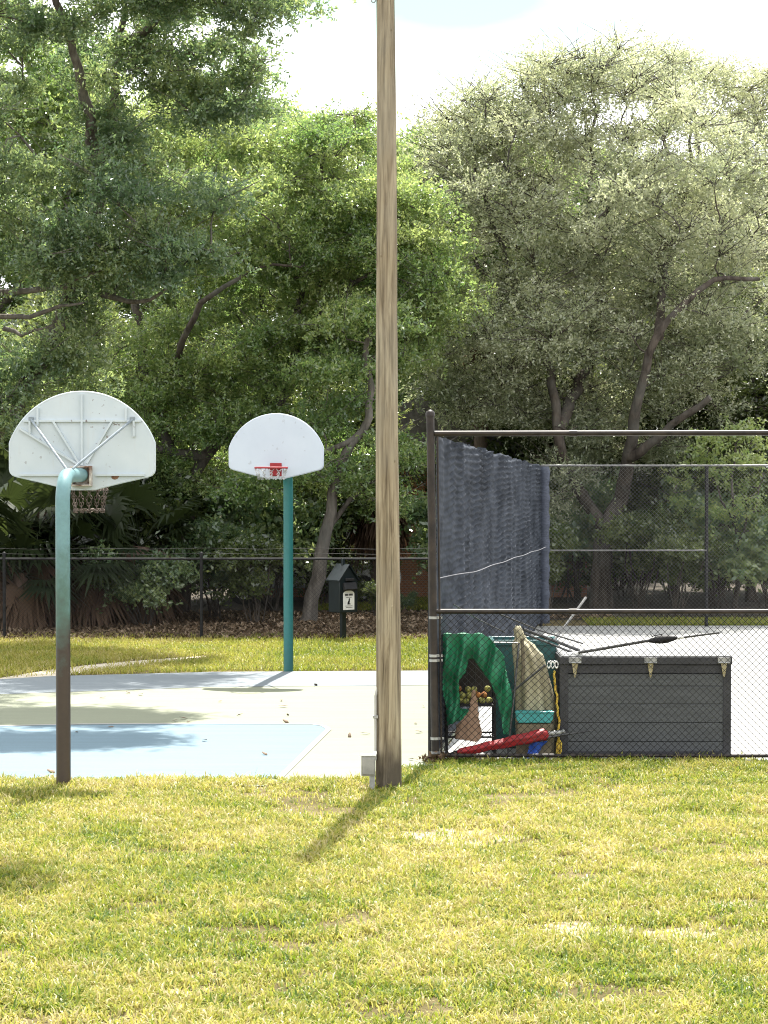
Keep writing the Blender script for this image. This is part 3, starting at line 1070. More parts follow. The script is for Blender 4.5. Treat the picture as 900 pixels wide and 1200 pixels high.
def palm(name, base, h, label, seed, n_green=14, n_dead=10, size=.8, group=None, pet=.7, rtrunk=.14, cat='palm'):
    t = thing(name, base, label, cat, group)
    r = random.Random(seed)
    base = Vector(base)
    tb = MB()
    top = base + Vector((r.gauss(0, .05) * h, r.gauss(0, .05) * h, h))
    L_ = smooth_line([base - Vector((0, 0, .05)), base.lerp(top, .5) + Vector((.03, 0, 0)), top], .12, .008, r)
    tb.tube(L_, [rtrunk * (1 + .12 * math.sin(j * 2.4)) for j in range(len(L_))], 10)
    tb.build('trunk', M['bark_palm'], t, angle=60)
    for nm, n, mt in (('fronds', n_green, M['frond']), ('dead_fronds', n_dead, M['dead_frond'])):
        if not n: continue
        V, F, T = [], [], []
        for k in range(n):
            a = 2.4 * k + r.random()
            if nm == 'fronds':
                el = r.uniform(-.3, 1.3)
                dr = .35
            else:
                el = r.uniform(-1.45, -.9)
                dr = .5
            d = Vector((math.cos(a) * math.cos(el), math.sin(a) * math.cos(el), math.sin(el)))
            p1 = top + d * pet * r.uniform(.7, 1.2) + Vector((0, 0, -.1 if nm == 'dead_fronds' else 0))
            if nm == 'dead_fronds':
                p1 = top + Vector((math.cos(a) * rtrunk * 1.6, math.sin(a) * rtrunk * 1.6, -r.uniform(.1, .9) * max(.4, min(h, 2.4)) * .6))
                d = Vector((math.cos(a) * .35, math.sin(a) * .35, -1))
            s = size * r.uniform(.75, 1.15)
            ti = r.random()
            vv, ff = fan(r, p1, d, UP if abs(d.z) < .9 else Vector((math.cos(a), math.sin(a), .2)), s, 22, dr)
            i = len(V)
            V += vv
            F += [tuple(q + i for q in f) for f in ff]
            # petiole, a thin four sided stalk
            q0, q1 = top.copy(), p1
            sd = (q1 - q0).cross(UP)
            sd = sd.normalized() * .012 if sd.length > 1e-4 else Vector((.012, 0, 0))
            i = len(V)
            V += [q0 - sd, q0 + sd, q1 + sd * .6, q1 - sd * .6, q0 - Vector((0, 0, .018)), q1 - Vector((0, 0, .012))]
            F += [(i, i + 1, i + 2, i + 3), (i + 4, i, i + 3, i + 5), (i + 1, i + 4, i + 5, i + 2)]
            T += [min(1, max(0, ti + r.gauss(0, .1)))] * (len(vv) + 6)
        np_mesh(nm, np.array([tuple(v) for v in V]), np.array(F), mt, t, {'tint': np.array(T)})
    return t


PG = 'palmettos along the left boundary fence'
pm = palm('palmetto', at(20, 745, 42.6), 1.15, 'palmetto with brown hanging fronds at the lower left edge', 21, 15, 12, .75, PG, .75, cat='palmetto')
for px, D, s, rz, lab in [(62, 43.0, 1.35, 1.2, 'tall palmetto partly behind the rusty near pole'), (112, 43.4, 1.1, 2.5, 'palmetto just right of the rusty near pole'),
                          (-25, 43.0, 1.5, 3.7, 'tall palmetto cut by the left edge'), (160, 44.2, 1.3, 4.4, 'palmetto with fan leaves below the right side of the near backboard'),
                          (30, 44.8, 1.9, 5.3, 'tallest palmetto showing under the near backboard on its left')]:
    o = copy_tree(pm)
    p = at(px, 700, D)
    o.location = (p.x, p.y, 0)
    o.rotation_euler.z = rz
    o.scale = (s, s, s)
    o['label'] = lab
p = at(441, 700, 49.5)
palm('cabbage_palm', (p.x, p.y, 0), 3.0, 'palm with a skirt of dead reddish fronds behind the wooden pole', 31, 14, 26, .85, None, .8, .17)
p = at(556, 700, 50.8)
palm('cabbage_palm', (p.x, p.y, 0), 6.0, 'tall palm with brown dead fronds above the windscreen', 32, 8, 24, .7, None, .8, .15)

# ------------------------------------------------------------------ house and car glimpsed through the trees


def brick_mat():
    m, t, b = new_mat('brick')
    tc = t.nodes.new('ShaderNodeTexCoord')
    mp = t.nodes.new('ShaderNodeMapping')
    mp.inputs['Rotation'].default_value = (R(90), 0, 0)
    br = t.nodes.new('ShaderNodeTexBrick')
    br.inputs['Color1'].default_value = (.56, .25, .13, 1)
    br.inputs['Color2'].default_value = (.48, .20, .11, 1)
    br.inputs['Mortar'].default_value = (.45, .40, .34, 1)
    br.inputs['Scale'].default_value = 4.5
    t.links.new(tc.outputs['Object'], mp.inputs['Vector'])
    t.links.new(mp.outputs['Vector'], br.inputs['Vector'])
    t.links.new(br.outputs['Color'], b.inputs['Base Color'])
    b.inputs['Roughness'].default_value = .9
    return m


M['brick'] = brick_mat()
M['white_paint'] = mat_var('white_paint', (.70, .70, .68), (.82, .82, .80), 8, .5)
M['roof'] = mat_var('roof', (.10, .09, .085), (.18, .165, .155), 12, .9, .4)
M['glass'] = mat_var('glass', (.02, .025, .03), (.04, .05, .055), 3, .08)
hb = at(475, 700, 52.6)
hx = hb.x
house = thing('brick_house', (hx, 54, 0), 'orange brick house with white trim glimpsed right of the wooden pole', 'house')
mb = MB()
mb.box((hx + .4, 55.6, 1.45), (7.5, 6, 2.9))
mb.build('wall', M['brick'], house, smooth=False)
mb = MB()
mb.prism([(hx - 3.8, 2.9), (hx + 4.6, 2.9), (hx + .4, 4.6)], 52.2, 59)
mb.build('roof', M['roof'], house, smooth=False)
mb = MB()
mb.box((hx + .62, 52.56, 1.2), (.16, .06, 2.4))
mb.build('corner_trim', M['white_paint'], house, smooth=False)
wf = None
for dx in (1.6, -1.8):
    mb = MB()
    for s in (-1, 1):
        mb.box((hx + dx + s * .5, 52.57, 1.5), (.09, .06, 1.3))
        mb.box((hx + dx, 52.57, 1.5 + s * .6), (.9, .06, .09))
    w = mb.build('window', M['white_paint'], house, smooth=False)
    mb = MB()
    mb.box((hx + dx, 52.58, 1.5), (.9, .02, 1.1))
    mb.build('pane', M['glass'], w, smooth=False)
# parked white car in front of the house, side on
M['car_white'] = mat_var('car_white', (.72, .73, .74), (.80, .81, .82), 2, .25)
M['tyre'] = mat_var('tyre', (.02, .02, .02), (.035, .035, .035), 20, .85)
cx_, cy_ = hx - 2.25, 50.9
car = thing('parked_car', (cx_, cy_, 0), 'white parked car half hidden between the waste station and the wooden pole', 'car')
mb = MB()
prof = [(-2.1, .35), (2.1, .35), (2.15, .62), (2.05, .86), (1.15, .95), (.55, 1.40), (-.95, 1.42), (-1.6, 1.0), (-2.1, .92), (-2.18, .6)]
mb.xf = Matrix.Translation((cx_, cy_, 0))
mb.prism(prof, -.85, .85)
mb.build('body', M['car_white'], car, bevel=.06)
mb = MB(Matrix.Translation((cx_, cy_, 0)))
mb.prism([(-1.35, 1.0), (.95, 1.0), (.48, 1.34), (-.88, 1.36)], -.856, .856)
mb.build('side_window', M['glass'], car)
for x in (-1.3, 1.3):
    for y in (-.80, .80):
        mb = MB()
        mb.tube([(cx_ + x, cy_ + y - .1, .32), (cx_ + x, cy_ + y + .1, .32)], .32, 20)
        w = mb.build('wheel', M['tyre'], car)
        mb = MB()
        s = 1 if y > 0 else -1
        mb.tube([(cx_ + x, cy_ + y + s * .08, .32), (cx_ + x, cy_ + y + s * .115, .32)], .2, 16)
        mb.build('rim', M['white_paint'], w)

# ------------------------------------------------------------------ fences
M['black_metal'] = mat_var('black_metal', (.010, .010, .011), (.022, .022, .024), 9, .6, spec=.25)
M['dark_pipe'] = mat_var('dark_pipe', (.014, .011, .010), (.040, .030, .024), 7, .45, metal=.05, spec=.3)
M['galv'] = mat_var('galv', (.24, .24, .24), (.40, .40, .39), 14, .45, metal=.6)
M['grey_rail'] = mat_var('grey_rail', (.12, .12, .12), (.22, .22, .21), 14, .45, metal=.5)
M['wire_dark'] = mat_var('wire_dark', (.018, .018, .018), (.04, .038, .036), 9, .6, spec=.2)
M['wire_front'] = mat_var('wire_front', (.008, .008, .008), (.018, .018, .018), 9, .7, spec=.15)
M['wire_grey'] = mat_var('wire_grey', (.16, .16, .155), (.28, .28, .27), 9, .45, metal=.5)


def chain_mesh(name, p0, p1, z0, z1, mat, parent, pitch=.072, r=.0019, z1b=None):
    p0, p1 = Vector(p0), Vector(p1)
    Lh = (p1 - p0).length
    u = (p1 - p0) / Lh
    nrm = u.cross(UP)
    V, F = [], []
    za = z1
    zb = z1 if z1b is None else z1b
    H = max(za, zb) - z0
    for s in (1, -1):
        k = -int(H / pitch) - 1 if s == 1 else 0
        kmax = int(Lh / pitch) + (0 if s == 1 else int(H / pitch) + 1)
        while k <= kmax:
            x0 = k * pitch
            # line x = x0 + s*h
            h0, h1 = 0.0, H
            if s == 1:
                h0 = max(0, -x0); h1 = min(H, Lh - x0)
            else:
                h0 = max(0, x0 - Lh); h1 = min(H, x0)
            if zb != za:
                # keep under the sloping top
                xm = x0 + s * h1
                top = za + (zb - za) * min(1, max(0, xm / Lh)) - z0
                if h1 > top: h1 = top
            if h1 - h0 > .02:
                off = nrm * (.003 * s)
                a = p0 + u * (x0 + s * h0) + UP * (z0 + h0) + off
                b = p0 + u * (x0 + s * h1) + UP * (z0 + h1) + off
                d = (b - a).normalized()
                e1 = nrm * r
                e2 = d.cross(nrm) * r
                i = len(V)
                for c in (a, b):
                    V += [c + e1, c + e2, c - e1, c - e2]
                for j in range(4):
                    F.append((i + j, i + (j + 1) % 4, i + 4 + (j + 1) % 4, i + 4 + j))
            k += 1
    return np_mesh(name, np.array([tuple(v) for v in V]), np.array(F), mat, parent)


def post(name, p, h, r, mat, parent, cap=True, lean=(0, 0)):
    mb = MB()
    p = Vector(p)
    q = p + Vector((lean[0], lean[1], h))
    mb.tube([p - Vector((0, 0, .05)), q], r, 14)
    if cap:
        mb.tube([q - Vector((0, 0, .03)), q + Vector((0, 0, .0)), q + Vector((0, 0, r * .5)), q + Vector((0, 0, r * .95))], [r * 1.2, r * 1.2, r * .95, r * .25], 14)
    return mb.build(name, mat, parent)


# front of the tennis court: post at the corner, two rails, mesh only under the middle rail
ff = thing('tennis_fence', PC, 'chain link tennis court fence in front of the storage box with pale top rail', 'fence')
post('post', PC + Vector((.01, 0, 0)), 3.66, .042, M['dark_pipe'], ff, lean=(-.055, 0))
pr = PC + Vector((3.85, -.02, 0))
post('post', pr, 3.66, .042, M['dark_pipe'], ff)
zt = at(520, 508, D0).z
zm = at(520, 716.5, D0).z
for nm, z, r_ in (('top_rail', zt, .029), ('middle_rail', zm, .027), ('bottom_rail', .07, .02)):
    mb = MB()
    a, b = PC + Vector((.0, 0, z)), PC + Vector((7.5, -.06, z + (.015 if nm == 'top_rail' else 0)))
    mb.tube([a.lerp(b, j / 12) for j in range(13)], r_, 12)
    for j in (1, 3.4, 5.8):
        q = a.lerp(b, j / 7.5 + .06)
        mb.tube([q - Vector((.04, 0, 0)), q + Vector((.04, 0, 0))], r_ * 1.16, 12)
    mb.build(nm, M['dark_pipe'] if nm == 'bottom_rail' else M['black_metal'] if False else M['dark_pipe'], ff)
mb = MB()
mb.tube([PC + Vector((.075, 0, .08)), PC + Vector((.03, 0, zt + .02))], .011, 8)
mb.build('tension_bar', M['dark_pipe'], ff)
for z in (.10, .25, 1.07, 1.12, 1.52):
    mb = MB()
    lx = -.055 * z / 3.66 + .01
    mb.tube([PC + Vector((lx, 0, z - .014)), PC + Vector((lx, 0, z + .014))], .047, 14)
    mb.box(PC + Vector((lx + .065, 0, z)), (.06, .012, .026))
    mb.build('tension_band', M['galv'], ff)
chain_mesh('wire_mesh', PC + Vector((.06, -.03, 0)), PC + Vector((7.2, -.06, 0)), .05, zm, M['wire_front'], ff, .0735, .0026)

# side of the tennis court
sf = thing('tennis_fence', side(.2), 'long side fence of the tennis court behind the windscreen', 'fence')
tl_, tr_ = 3.42, 3.05
for k in range(7):
    t = .12 + k * (LEN - .12) / 6
    post('post', side(t) + Vector((-.05, 0, 0)), tl_ + (tr_ - tl_) * t / LEN - .12, .03, M['black_metal'], sf)
mb = MB()
mb.tube([side(.1) + Vector((-.05, 0, 1.90)), side(LEN) + Vector((-.05, 0, 1.5))], .02, 10)
mb.build('middle_rail', M['black_metal'], sf)
chain_mesh('wire_mesh', side(.12), side(LEN), .05, tl_ - .02, M['wire_dark'], sf, .0735, .0021, tr_)

# windscreen hung along it: folds, gathered top edge, rolled end


def screen_mat():
    m, t, b = new_mat('windscreen_cloth')
    tc = t.nodes.new('ShaderNodeTexCoord')
    f = noise_node(t, 3.2, 5, .6, (1, .35, 1))
    c = ramp(t, f, [(.33, (.020, .024, .032)), (.62, (.056, .064, .080))])
    t.links.new(c, b.inputs['Base Color'])
    b.inputs['Roughness'].default_value = .95
    b.inputs['Specular IOR Level'].default_value = .14
    tr = t.nodes.new('ShaderNodeBsdfTranslucent')
    tr.inputs['Color'].default_value = (.018, .022, .034, 1)
    mx = t.nodes.new('ShaderNodeMixShader')
    mx.inputs[0].default_value = .12
    t.links.new(b.outputs[0], mx.inputs[1])
    t.links.new(tr.outputs[0], mx.inputs[2])
    t.links.new(mx.outputs[0], t.nodes['Material Output'].inputs['Surface'])
    return m


M['screen'] = screen_mat()
M['cord'] = mat_var('cord', (.10, .10, .115), (.17, .17, .185), 9, .8)
sn = Vector((-1, AX, 0)).normalized()               # away from the court
ws = thing('windscreen', side(.3), 'blue grey mesh windscreen hanging in folds along the side fence', 'windscreen')
NT, NZ = 460, 420
t = np.linspace(.08, LEN - .35, NT)
zz = np.linspace(0, 1, NZ)
TT_, UU = np.meshgrid(t, zz, indexing='ij')
topz = 3.42 + (3.05 - 3.42) * TT_ / LEN - .01 + (fbm(TT_, TT_ * 0, 1.6, 5) - .5) * .10
ZZ = .12 + UU * (topz - .12)
fold = (fbm(TT_, ZZ * .10, .9, 6) - .5) * .13 + (fbm(TT_, ZZ * .22, 2.6, 7) - .5) * .07
amp = np.clip((fbm(TT_, ZZ * .8, 1.1, 10) - .25) * 2.2, .45, 1.3)
puff = np.sin(ZZ * 2 * np.pi / .078 + (fbm(TT_, ZZ * .7, 1.5, 9) - .5) * 9) * .022 * amp + (fbm(TT_, ZZ * 2.2, 6, 12) - .5) * .035
edge = np.exp(-((1 - UU) / .02) ** 2)
disp = -(.055 + fold + puff + edge * (fbm(TT_, TT_ * 0 + 3, 5, 13) - .5) * .16)
disp = np.minimum(disp * np.clip(.15 + TT_ / 2.5, 0, 1), -.012)
X = PC.x + AX * TT_ + sn.x * disp
Y = D0 + TT_ + sn.y * disp
V = np.stack([X, Y, ZZ], 2).reshape(-1, 3)
ii = (np.arange(NT - 1)[:, None] * NZ + np.arange(NZ - 1)[None, :]).ravel()
F = np.stack([ii, ii + NZ, ii + NZ + 1, ii + 1], 1)
np_mesh('cloth', V, F, M['screen'], ws, smooth=True)
mb = MB()
pts = [side(.1 + k * .4) + sn * .03 + Vector((0, 0, 1.93 - .4 * (.1 + k * .4) / LEN + .006 * math.sin(k * .6))) for k in range(int((LEN - .5) / .4))]
pts = [p - sn * (.06 + .17 * min(1, (p.y - D0) / 2.5)) for p in pts]
mb.tube(pts, .005, 6)
mb.build('tie_cord', M['cord'], ws)
mb = MB()
q = side(LEN - .25) - sn * .12
M['screen_roll'] = mat_var('screen_roll', (.03, .037, .055), (.06, .07, .10), 14, .7, .5, (1, 1, 3))
ring = []
pts = [q + Vector((0, 0, z)) for z in np.linspace(.1, 3.03, 60)]
mb.tube(pts, [.10 + .007 * math.sin(k * 1.9) + .010 * math.sin(k * .7) for k in range(60)], 16)
mb.build('rolled_end', M['screen_roll'], ws)

# far side of the tennis court
D2 = D1 + .1
bl, br_ = at(634, 700, D2), at(1050, 700, D2)
bf = thing('tennis_fence', (bl.x, D2, 0), 'far chain link tennis fence in front of the oak trunk', 'fence')
zt2, zm2 = at(700, 545.5, D2).z, at(700, 645, D2).z
for px in (634, 828, 1022):
    p = at(px, 700, D2)
    post('post', (p.x, D2 + .03, 0), zt2 - .02, .034, M['black_metal'], bf)
mb = MB()
mb.tube([(bl.x, D2, zt2), (br_.x, D2, zt2)], .019, 10)
mb.build('top_rail', M['grey_rail'], bf)
mb = MB()
p = at(828, 700, D2)
mb.tube([(bl.x, D2, zm2), (p.x, D2, zm2)], .016, 10)
mb.build('middle_rail', M['grey_rail'], bf)
chain_mesh('wire_mesh', (bl.x, D2 - .03, 0), (br_.x, D2 - .03, 0), .05, zt2, M['grey_rail'], bf, .0735, .0016)

# low black fence along the woods
DL = ground(236, 750).y
fl = thing('boundary_fence', (at(236, 750, DL).x, DL, 0), 'low black chain link fence along the woods behind the verge', 'fence')
zl = at(200, 655, DL).z
xl, xr = at(-160, 700, DL).x, at(507, 700, DL).x
for px in (-130, 5, 236, 467):
    p = at(px, 700, DL)
    post('post', (p.x, DL, 0), zl + .10, .027, M['black_metal'], fl)
mb = MB()
mb.tube([(xl, DL, zl), (xr, DL, zl)], .02, 10)
mb.build('top_rail', M['black_metal'], fl)
mb = MB()
for dz in (.10, .19):
    mb.tube([Vector((xl + (xr - xl) * k / 20, DL, zl + dz - .02 * math.sin(k * math.pi / 4) ** 2)) for k in range(21)], .0035, 5)
mb.build('top_wire', M['wire_dark'], fl)
chain_mesh('wire_mesh', (xl, DL - .03, 0), (xr, DL - .03, 0), .03, zl, M['black_metal'], fl, .0735, .0017)

# ------------------------------------------------------------------ basketball hoops


def speck_white(name, rust=True):
    m, t, b = new_mat(name)
    f = noise_node(t, 3, 5)
    c = ramp(t, f, [(.3, (.43, .49, .525)), (.7, (.485, .54, .57))]) if rust else ramp(t, f, [(.3, (.47, .515, .585)), (.7, (.505, .55, .615))])
    if rust:
        g = noise_node(t, 21, 2, .4)
        k = noise_node(t, 2.6, 2, .5)
        mk = mixc(t, 1.0, ramp(t, g, [(.665, (0, 0, 0)), (.70, (.95, .95, .95))]), ramp(t, k, [(.50, (0, 0, 0)), (.60, (1, 1, 1))]), 'MULTIPLY')
        c = mixc(t, mk, c, (.16, .13, .12))
        s = noise_node(t, 5, 4, .6, (4, 1, .5))
        c = mixc(t, ramp(t, s, [(.58, (0, 0, 0)), (.8, (.22, .22, .22))]), c, (.40, .36, .30))
    else:
        g = noise_node(t, 15, 2, .4)
        c = mixc(t, ramp(t, g, [(.70, (0, 0, 0)), (.74, (.4, .4, .4))]), c, (.3, .3, .32))
    t.links.new(c, b.inputs['Base Color'])
    b.inputs['Roughness'].default_value = .5
    return m


def teal_mat(name, c_top, c_mid, c_low, z0, z1):
    m, t, b = new_mat(name)
    tc = t.nodes.new('ShaderNodeTexCoord')
    sp = t.nodes.new('ShaderNodeSeparateXYZ')
    t.links.new(tc.outputs['Object'], sp.inputs[0])
    f = noise_node(t, 5, 6, .65)
    mr = t.nodes.new('ShaderNodeMapRange')
    mr.inputs['From Min'].default_value = z0
    mr.inputs['From Max'].default_value = z1
    t.links.new(sp.outputs['Z'], mr.inputs['Value'])
    ad = t.nodes.new('ShaderNodeMath')
    ad.operation = 'MULTIPLY_ADD'
    ad.inputs[1].default_value = .9
    t.links.new(f, ad.inputs[0])
    sb = t.nodes.new('ShaderNodeMath')
    sb.operation = 'SUBTRACT'
    sb.inputs[1].default_value = .45
    t.links.new(mr.outputs[0], sb.inputs[0])
    t.links.new(sb.outputs[0], ad.inputs[2])
    c = ramp(t, ad.outputs[0], [(.12, c_low), (.5, c_mid), (.85, c_top)])
    g = noise_node(t, 26, 4, .6)
    c = mixc(t, .3, c, ramp(t, g, [(.35, (.7, .7, .7)), (.65, (1.1, 1.1, 1.1))]), 'MULTIPLY')
    t.links.new(c, b.inputs['Base Color'])
    b.inputs['Roughness'].default_value = .45
    return m


M['teal_worn'] = teal_mat('teal_worn', (.13, .25, .265), (.066, .132, .11), (.042, .028, .020), .95, 2.75)
M['teal'] = teal_mat('teal', (.018, .135, .13), (.018, .135, .13), (.016, .11, .105), .0, 1.2)
M['board_old'] = speck_white('board_old', True)
M['board_new'] = speck_white('board_new', False)
M['strut_grey'] = mat_var('strut_grey', (.16, .195, .225), (.28, .32, .35), 12, .6, spec=.3)
M['rust'] = mat_var('rust', (.10, .045, .025), (.30, .17, .11), 18, .85, .4)
M['rust_white'] = mat_var('rust_white', (.16, .09, .06), (.60, .57, .52), 9, .75, .2)
M['chain_rust'] = mat_var('chain_rust', (.07, .05, .04), (.17, .13, .11), 30, .6, metal=.5)
M['chain_grey'] = mat_var('chain_grey', (.35, .35, .34), (.5, .5, .5), 30, .4, metal=.7)
M['red'] = mat_var('red', (.22, .008, .013), (.34, .014, .02), 9, .5)


def arc_rise(x, hw, hs):
    sg = .525 * hs
    q = (hw * hw + sg * sg) / (2 * sg)
    return math.sqrt(max(0, q * q - x * x)) - (q - sg)


def fan_outline(hw, hs):
    """half outline of the fan backboard; z measured from the lowest edge"""
    o = []
    for k in range(0, 41):                          # the arc, right side to left side
        x = hw * math.cos(math.pi * k / 40)
        o.append((x, .47 * hs + arc_rise(x, hw, hs)))
    o += [(-hw, .20 * hs), (-hw + .008, .170 * hs), (-hw + .028, .147 * hs), (-hw + .065, .132 * hs), (-.42, .075 * hs), (-.2, .02 * hs), (-.13, 0), (.13, 0), (.2, .02 * hs), (.42, .075 * hs),
          (hw - .065, .132 * hs), (hw - .028, .147 * hs), (hw - .008, .170 * hs), (hw, .20 * hs)]
    return o


def chain(mb, pts, step=.030, Rr=.011, r=.0032):
    k = 0
    for a, b in zip(pts, pts[1:]):
        a, b = Vector(a), Vector(b)
        d = (b - a)
        n = max(1, int(d.length / step))
        z = d.normalized()
        for i in range(n):
            c = a + d * (i + .5) / n
            x = z
            y = z.cross(Vector((.9, .3, .2))).normalized()
            if k % 2:
                y = z.cross(y).normalized()
            w = x.cross(y)
            mb.torus(c, Rr, r, Matrix((x, y, w)).transposed(), 8, 4, 1.75)
            k += 1


def hoop(base, rot, label, old, hw, hs, ext, zneck, rpole, zb, slide=0.0):
    """local +y runs from the pole out over the court; zb = lowest edge of the backboard"""
    t = thing('basketball_hoop', base, label, 'basketball hoop')
    X = Matrix.Translation(base) @ Matrix.Rotation(rot, 4, 'Z')
    pm_ = M['teal_worn'] if old else M['teal']
    mb = MB(X)
    rb = .26
    pts = [(0, 0, -.05), (0, 0, .3), (0, 0, 1.2), (0, 0, 2.0), (0, 0, zneck - rb)]
    for k in range(1, 9):
        a = math.pi / 2 * k / 8
        pts.append((slide * .1 * k / 8, rb - rb * math.cos(a), zneck - rb + rb * math.sin(a)))
    pts.append((slide * .6, ext * .6, zneck))
    pts.append((slide, ext - .06, zneck))
    mb.tube(pts, rpole, 20)
    mb.build('pole', pm_, t, angle=60)
    board_x = slide
    bt = .035
    mb = MB(X @ Matrix.Translation((board_x, ext, zb)))
    ol = fan_outline(hw, hs)
    mb.prism(ol, 0, bt)
    # rolled lip round the edge
    mb.tube([(x, bt * .5 - .006, z) for x, z in ol] + [(ol[0][0], bt * .5 - .006, ol[0][1])], .014, 8, False)
    bd = mb.build('backboard', M['board_old'] if old else M['board_new'], t, angle=40)
    Xb = X @ Matrix.Translation((board_x, ext, zb))

    def arc_z(x):
        return .47 * hs + arc_rise(x, hw, hs)
    zr = .70 * hs
    xr_ = max(x for x in (hw * k / 200 for k in range(201)) if arc_z(x) >= zr) - .01
    ribs = [((0, .24), (0, arc_z(0) - .02)), ((-xr_, zr), (xr_, zr)), ((-hw + .1, .145 * hs), (-.14, .145 * hs)), ((.14, .145 * hs), (hw - .1, .145 * hs)),
            ((-.04, .25), (-hw * .86, .62 * hs)), ((-.03, .26), (-hw * .40, zr)), ((.05, .26), (hw * .42, zr)),
            ((-hw * .61, zr - .05), (-hw * .61, arc_z(hw * .61) - .015)), ((hw * .61, zr), (hw * .61, arc_z(hw * .61) - .015)),
            ((-hw * .72, zr - .13), (-hw * .72, zr)), ((hw * .72, zr - .16), (hw * .72, zr))]
    for k, (a, b) in enumerate(ribs):
        mb = MB(Xb)
        th = .026 + .0006 * k
        mb.bar((a[0], -th / 2 - .0005, a[1]), (b[0], -th / 2 - .0005, b[1]), .021, th, Vector((0, 1, 0)))
        mb.build('rib', M['board_old'] if old else M['board_new'], bd, smooth=False)
    # mounting box between pole end and board
    mb = MB(Xb)
    zc = zneck - zb
    for s in (-1, 1):
        mb.box((s * .095, -.05, zc - .01), (.022, .10, .205))
        mb.box((0, -.05, zc - .01 + s * .094), (.168, .10, .018))
    mb.box((0, -.012, zc - .01), (.165, .02, .168))
    mb.build('mounting_box', M['rust_white'] if old else M['teal'], t, bevel=.003)
    if old:
        for sx in (-1, 1):
            for sz in (-1, 1):
                mb = MB(Xb)
                mb.tube([(sx * .07, -.022, zc - .01 + sz * .066), (sx * .07, -.034, zc - .01 + sz * .066)], .011, 6)
                mb.build('bolt', M['rust'], t)
    # struts from the neck to the upper board
    for s in (-1, 1):
        mb = MB(X)
        a = Vector((slide * .3 + s * .03, max(.12, ext * .35), zneck + rpole * .9))
        b = Vector((board_x + s * hw * .70, ext - .018, zb + zr + .01))
        mb.tube([a, a.lerp(b, .04), a.lerp(b, .93), b], [.010, .014, .014, .012], 8)
        mb.box(b + Vector((0, -.004, 0)), (.05, .012, .06))
        mb.build('strut', M['strut_grey'], t)
    # rim, bracket, chain net
    zrm = .15
    rc = Vector((0, bt + .15 + .23, zrm))
    mb = MB(Xb)
    mb.torus(rc, .229, .0085 if old else .013, None, 40, 8)
    for s in (-1, 1):
        mb.tube([(s * .07, bt + .02, zrm - .015), (s * .10, bt + .12, zrm - .006), (s * .16, bt + .22, zrm - .004)], .008, 8)
    for k in range(12):
        a = 2 * math.pi * k / 12
        mb.torus(rc + Vector((.229 * math.cos(a), .229 * math.sin(a), -.014)), .010, .003, Matrix.Rotation(a, 3, 'Z') @ Matrix.Rotation(R(90), 3, 'X'), 8, 4)
    rim = mb.build('rim', M['rust'] if old else M['red'], t)
    mb = MB(Xb)
    mb.box((0, bt + .008, zrm - .03), (.17, .014, .19))
    mb.box((0, bt + .075, zrm + .004), (.12, .12, .012))
    mb.box((0, bt + .075, zrm - .055), (.10, .008, .10))
    mb.build('rim_bracket', M['rust'] if old else M['red'], rim, bevel=.003)
    mb = MB(Xb)
    n = 12
    lv = [(.229, -.02), (.195, -.14), (.165, -.26), (.15, -.40)] if old else [(.229, -.02), (.205, -.09), (.185, -.165)]
    for k in range(n):
        P_ = []
        for j, (rr, z) in enumerate(lv):
            a = 2 * math.pi * (k + (.5 if j % 2 else 0)) / n
            P_.append(rc + Vector((rr * math.cos(a), rr * math.sin(a), z)))
        chain(mb, P_)
    for rr, z in (((.19, -.15), (.152, -.36)) if old else ()):
        P_ = []
        for k in range(2 * n + 1):
            a = 2 * math.pi * k / (2 * n)
            P_.append(rc + Vector((rr * math.cos(a), rr * math.sin(a), z - (.025 if k % 2 else 0))))
        chain(mb, P_)
    mb.build('chain_net', M['chain_rust'] if old else M['chain_grey'], rim)
    return t, Xb


pb = ground(74.5, 921)
h1, Xn = hoop(pb, -R(2.2), 'rusty footed teal hoop seen from behind with weathered white backboard', True, .735, .985, .95, at(80, 557.5, pb.y).z, .071, at(97, 573, pb.y + .95).z, .03)
# rust blotch near the lower edge
mb = MB(Xn)
mb.tube([(.335, -.001, .125), (.335, -.006, .125)], [.03, .024], 14, ell=1.3)
mb.build('rust_blotch', M['rust'], h1)
pf = ground(338, 787.5)
hoop(pf, R(180) - R(7.5), 'teal pole hoop facing the camera with clean white backboard and red rim', False, .685, .925, 1.0, at(337, 552, pf.y).z, .073, at(322, 560, pf.y - 1).z)

# ------------------------------------------------------------------ wooden pole and its box


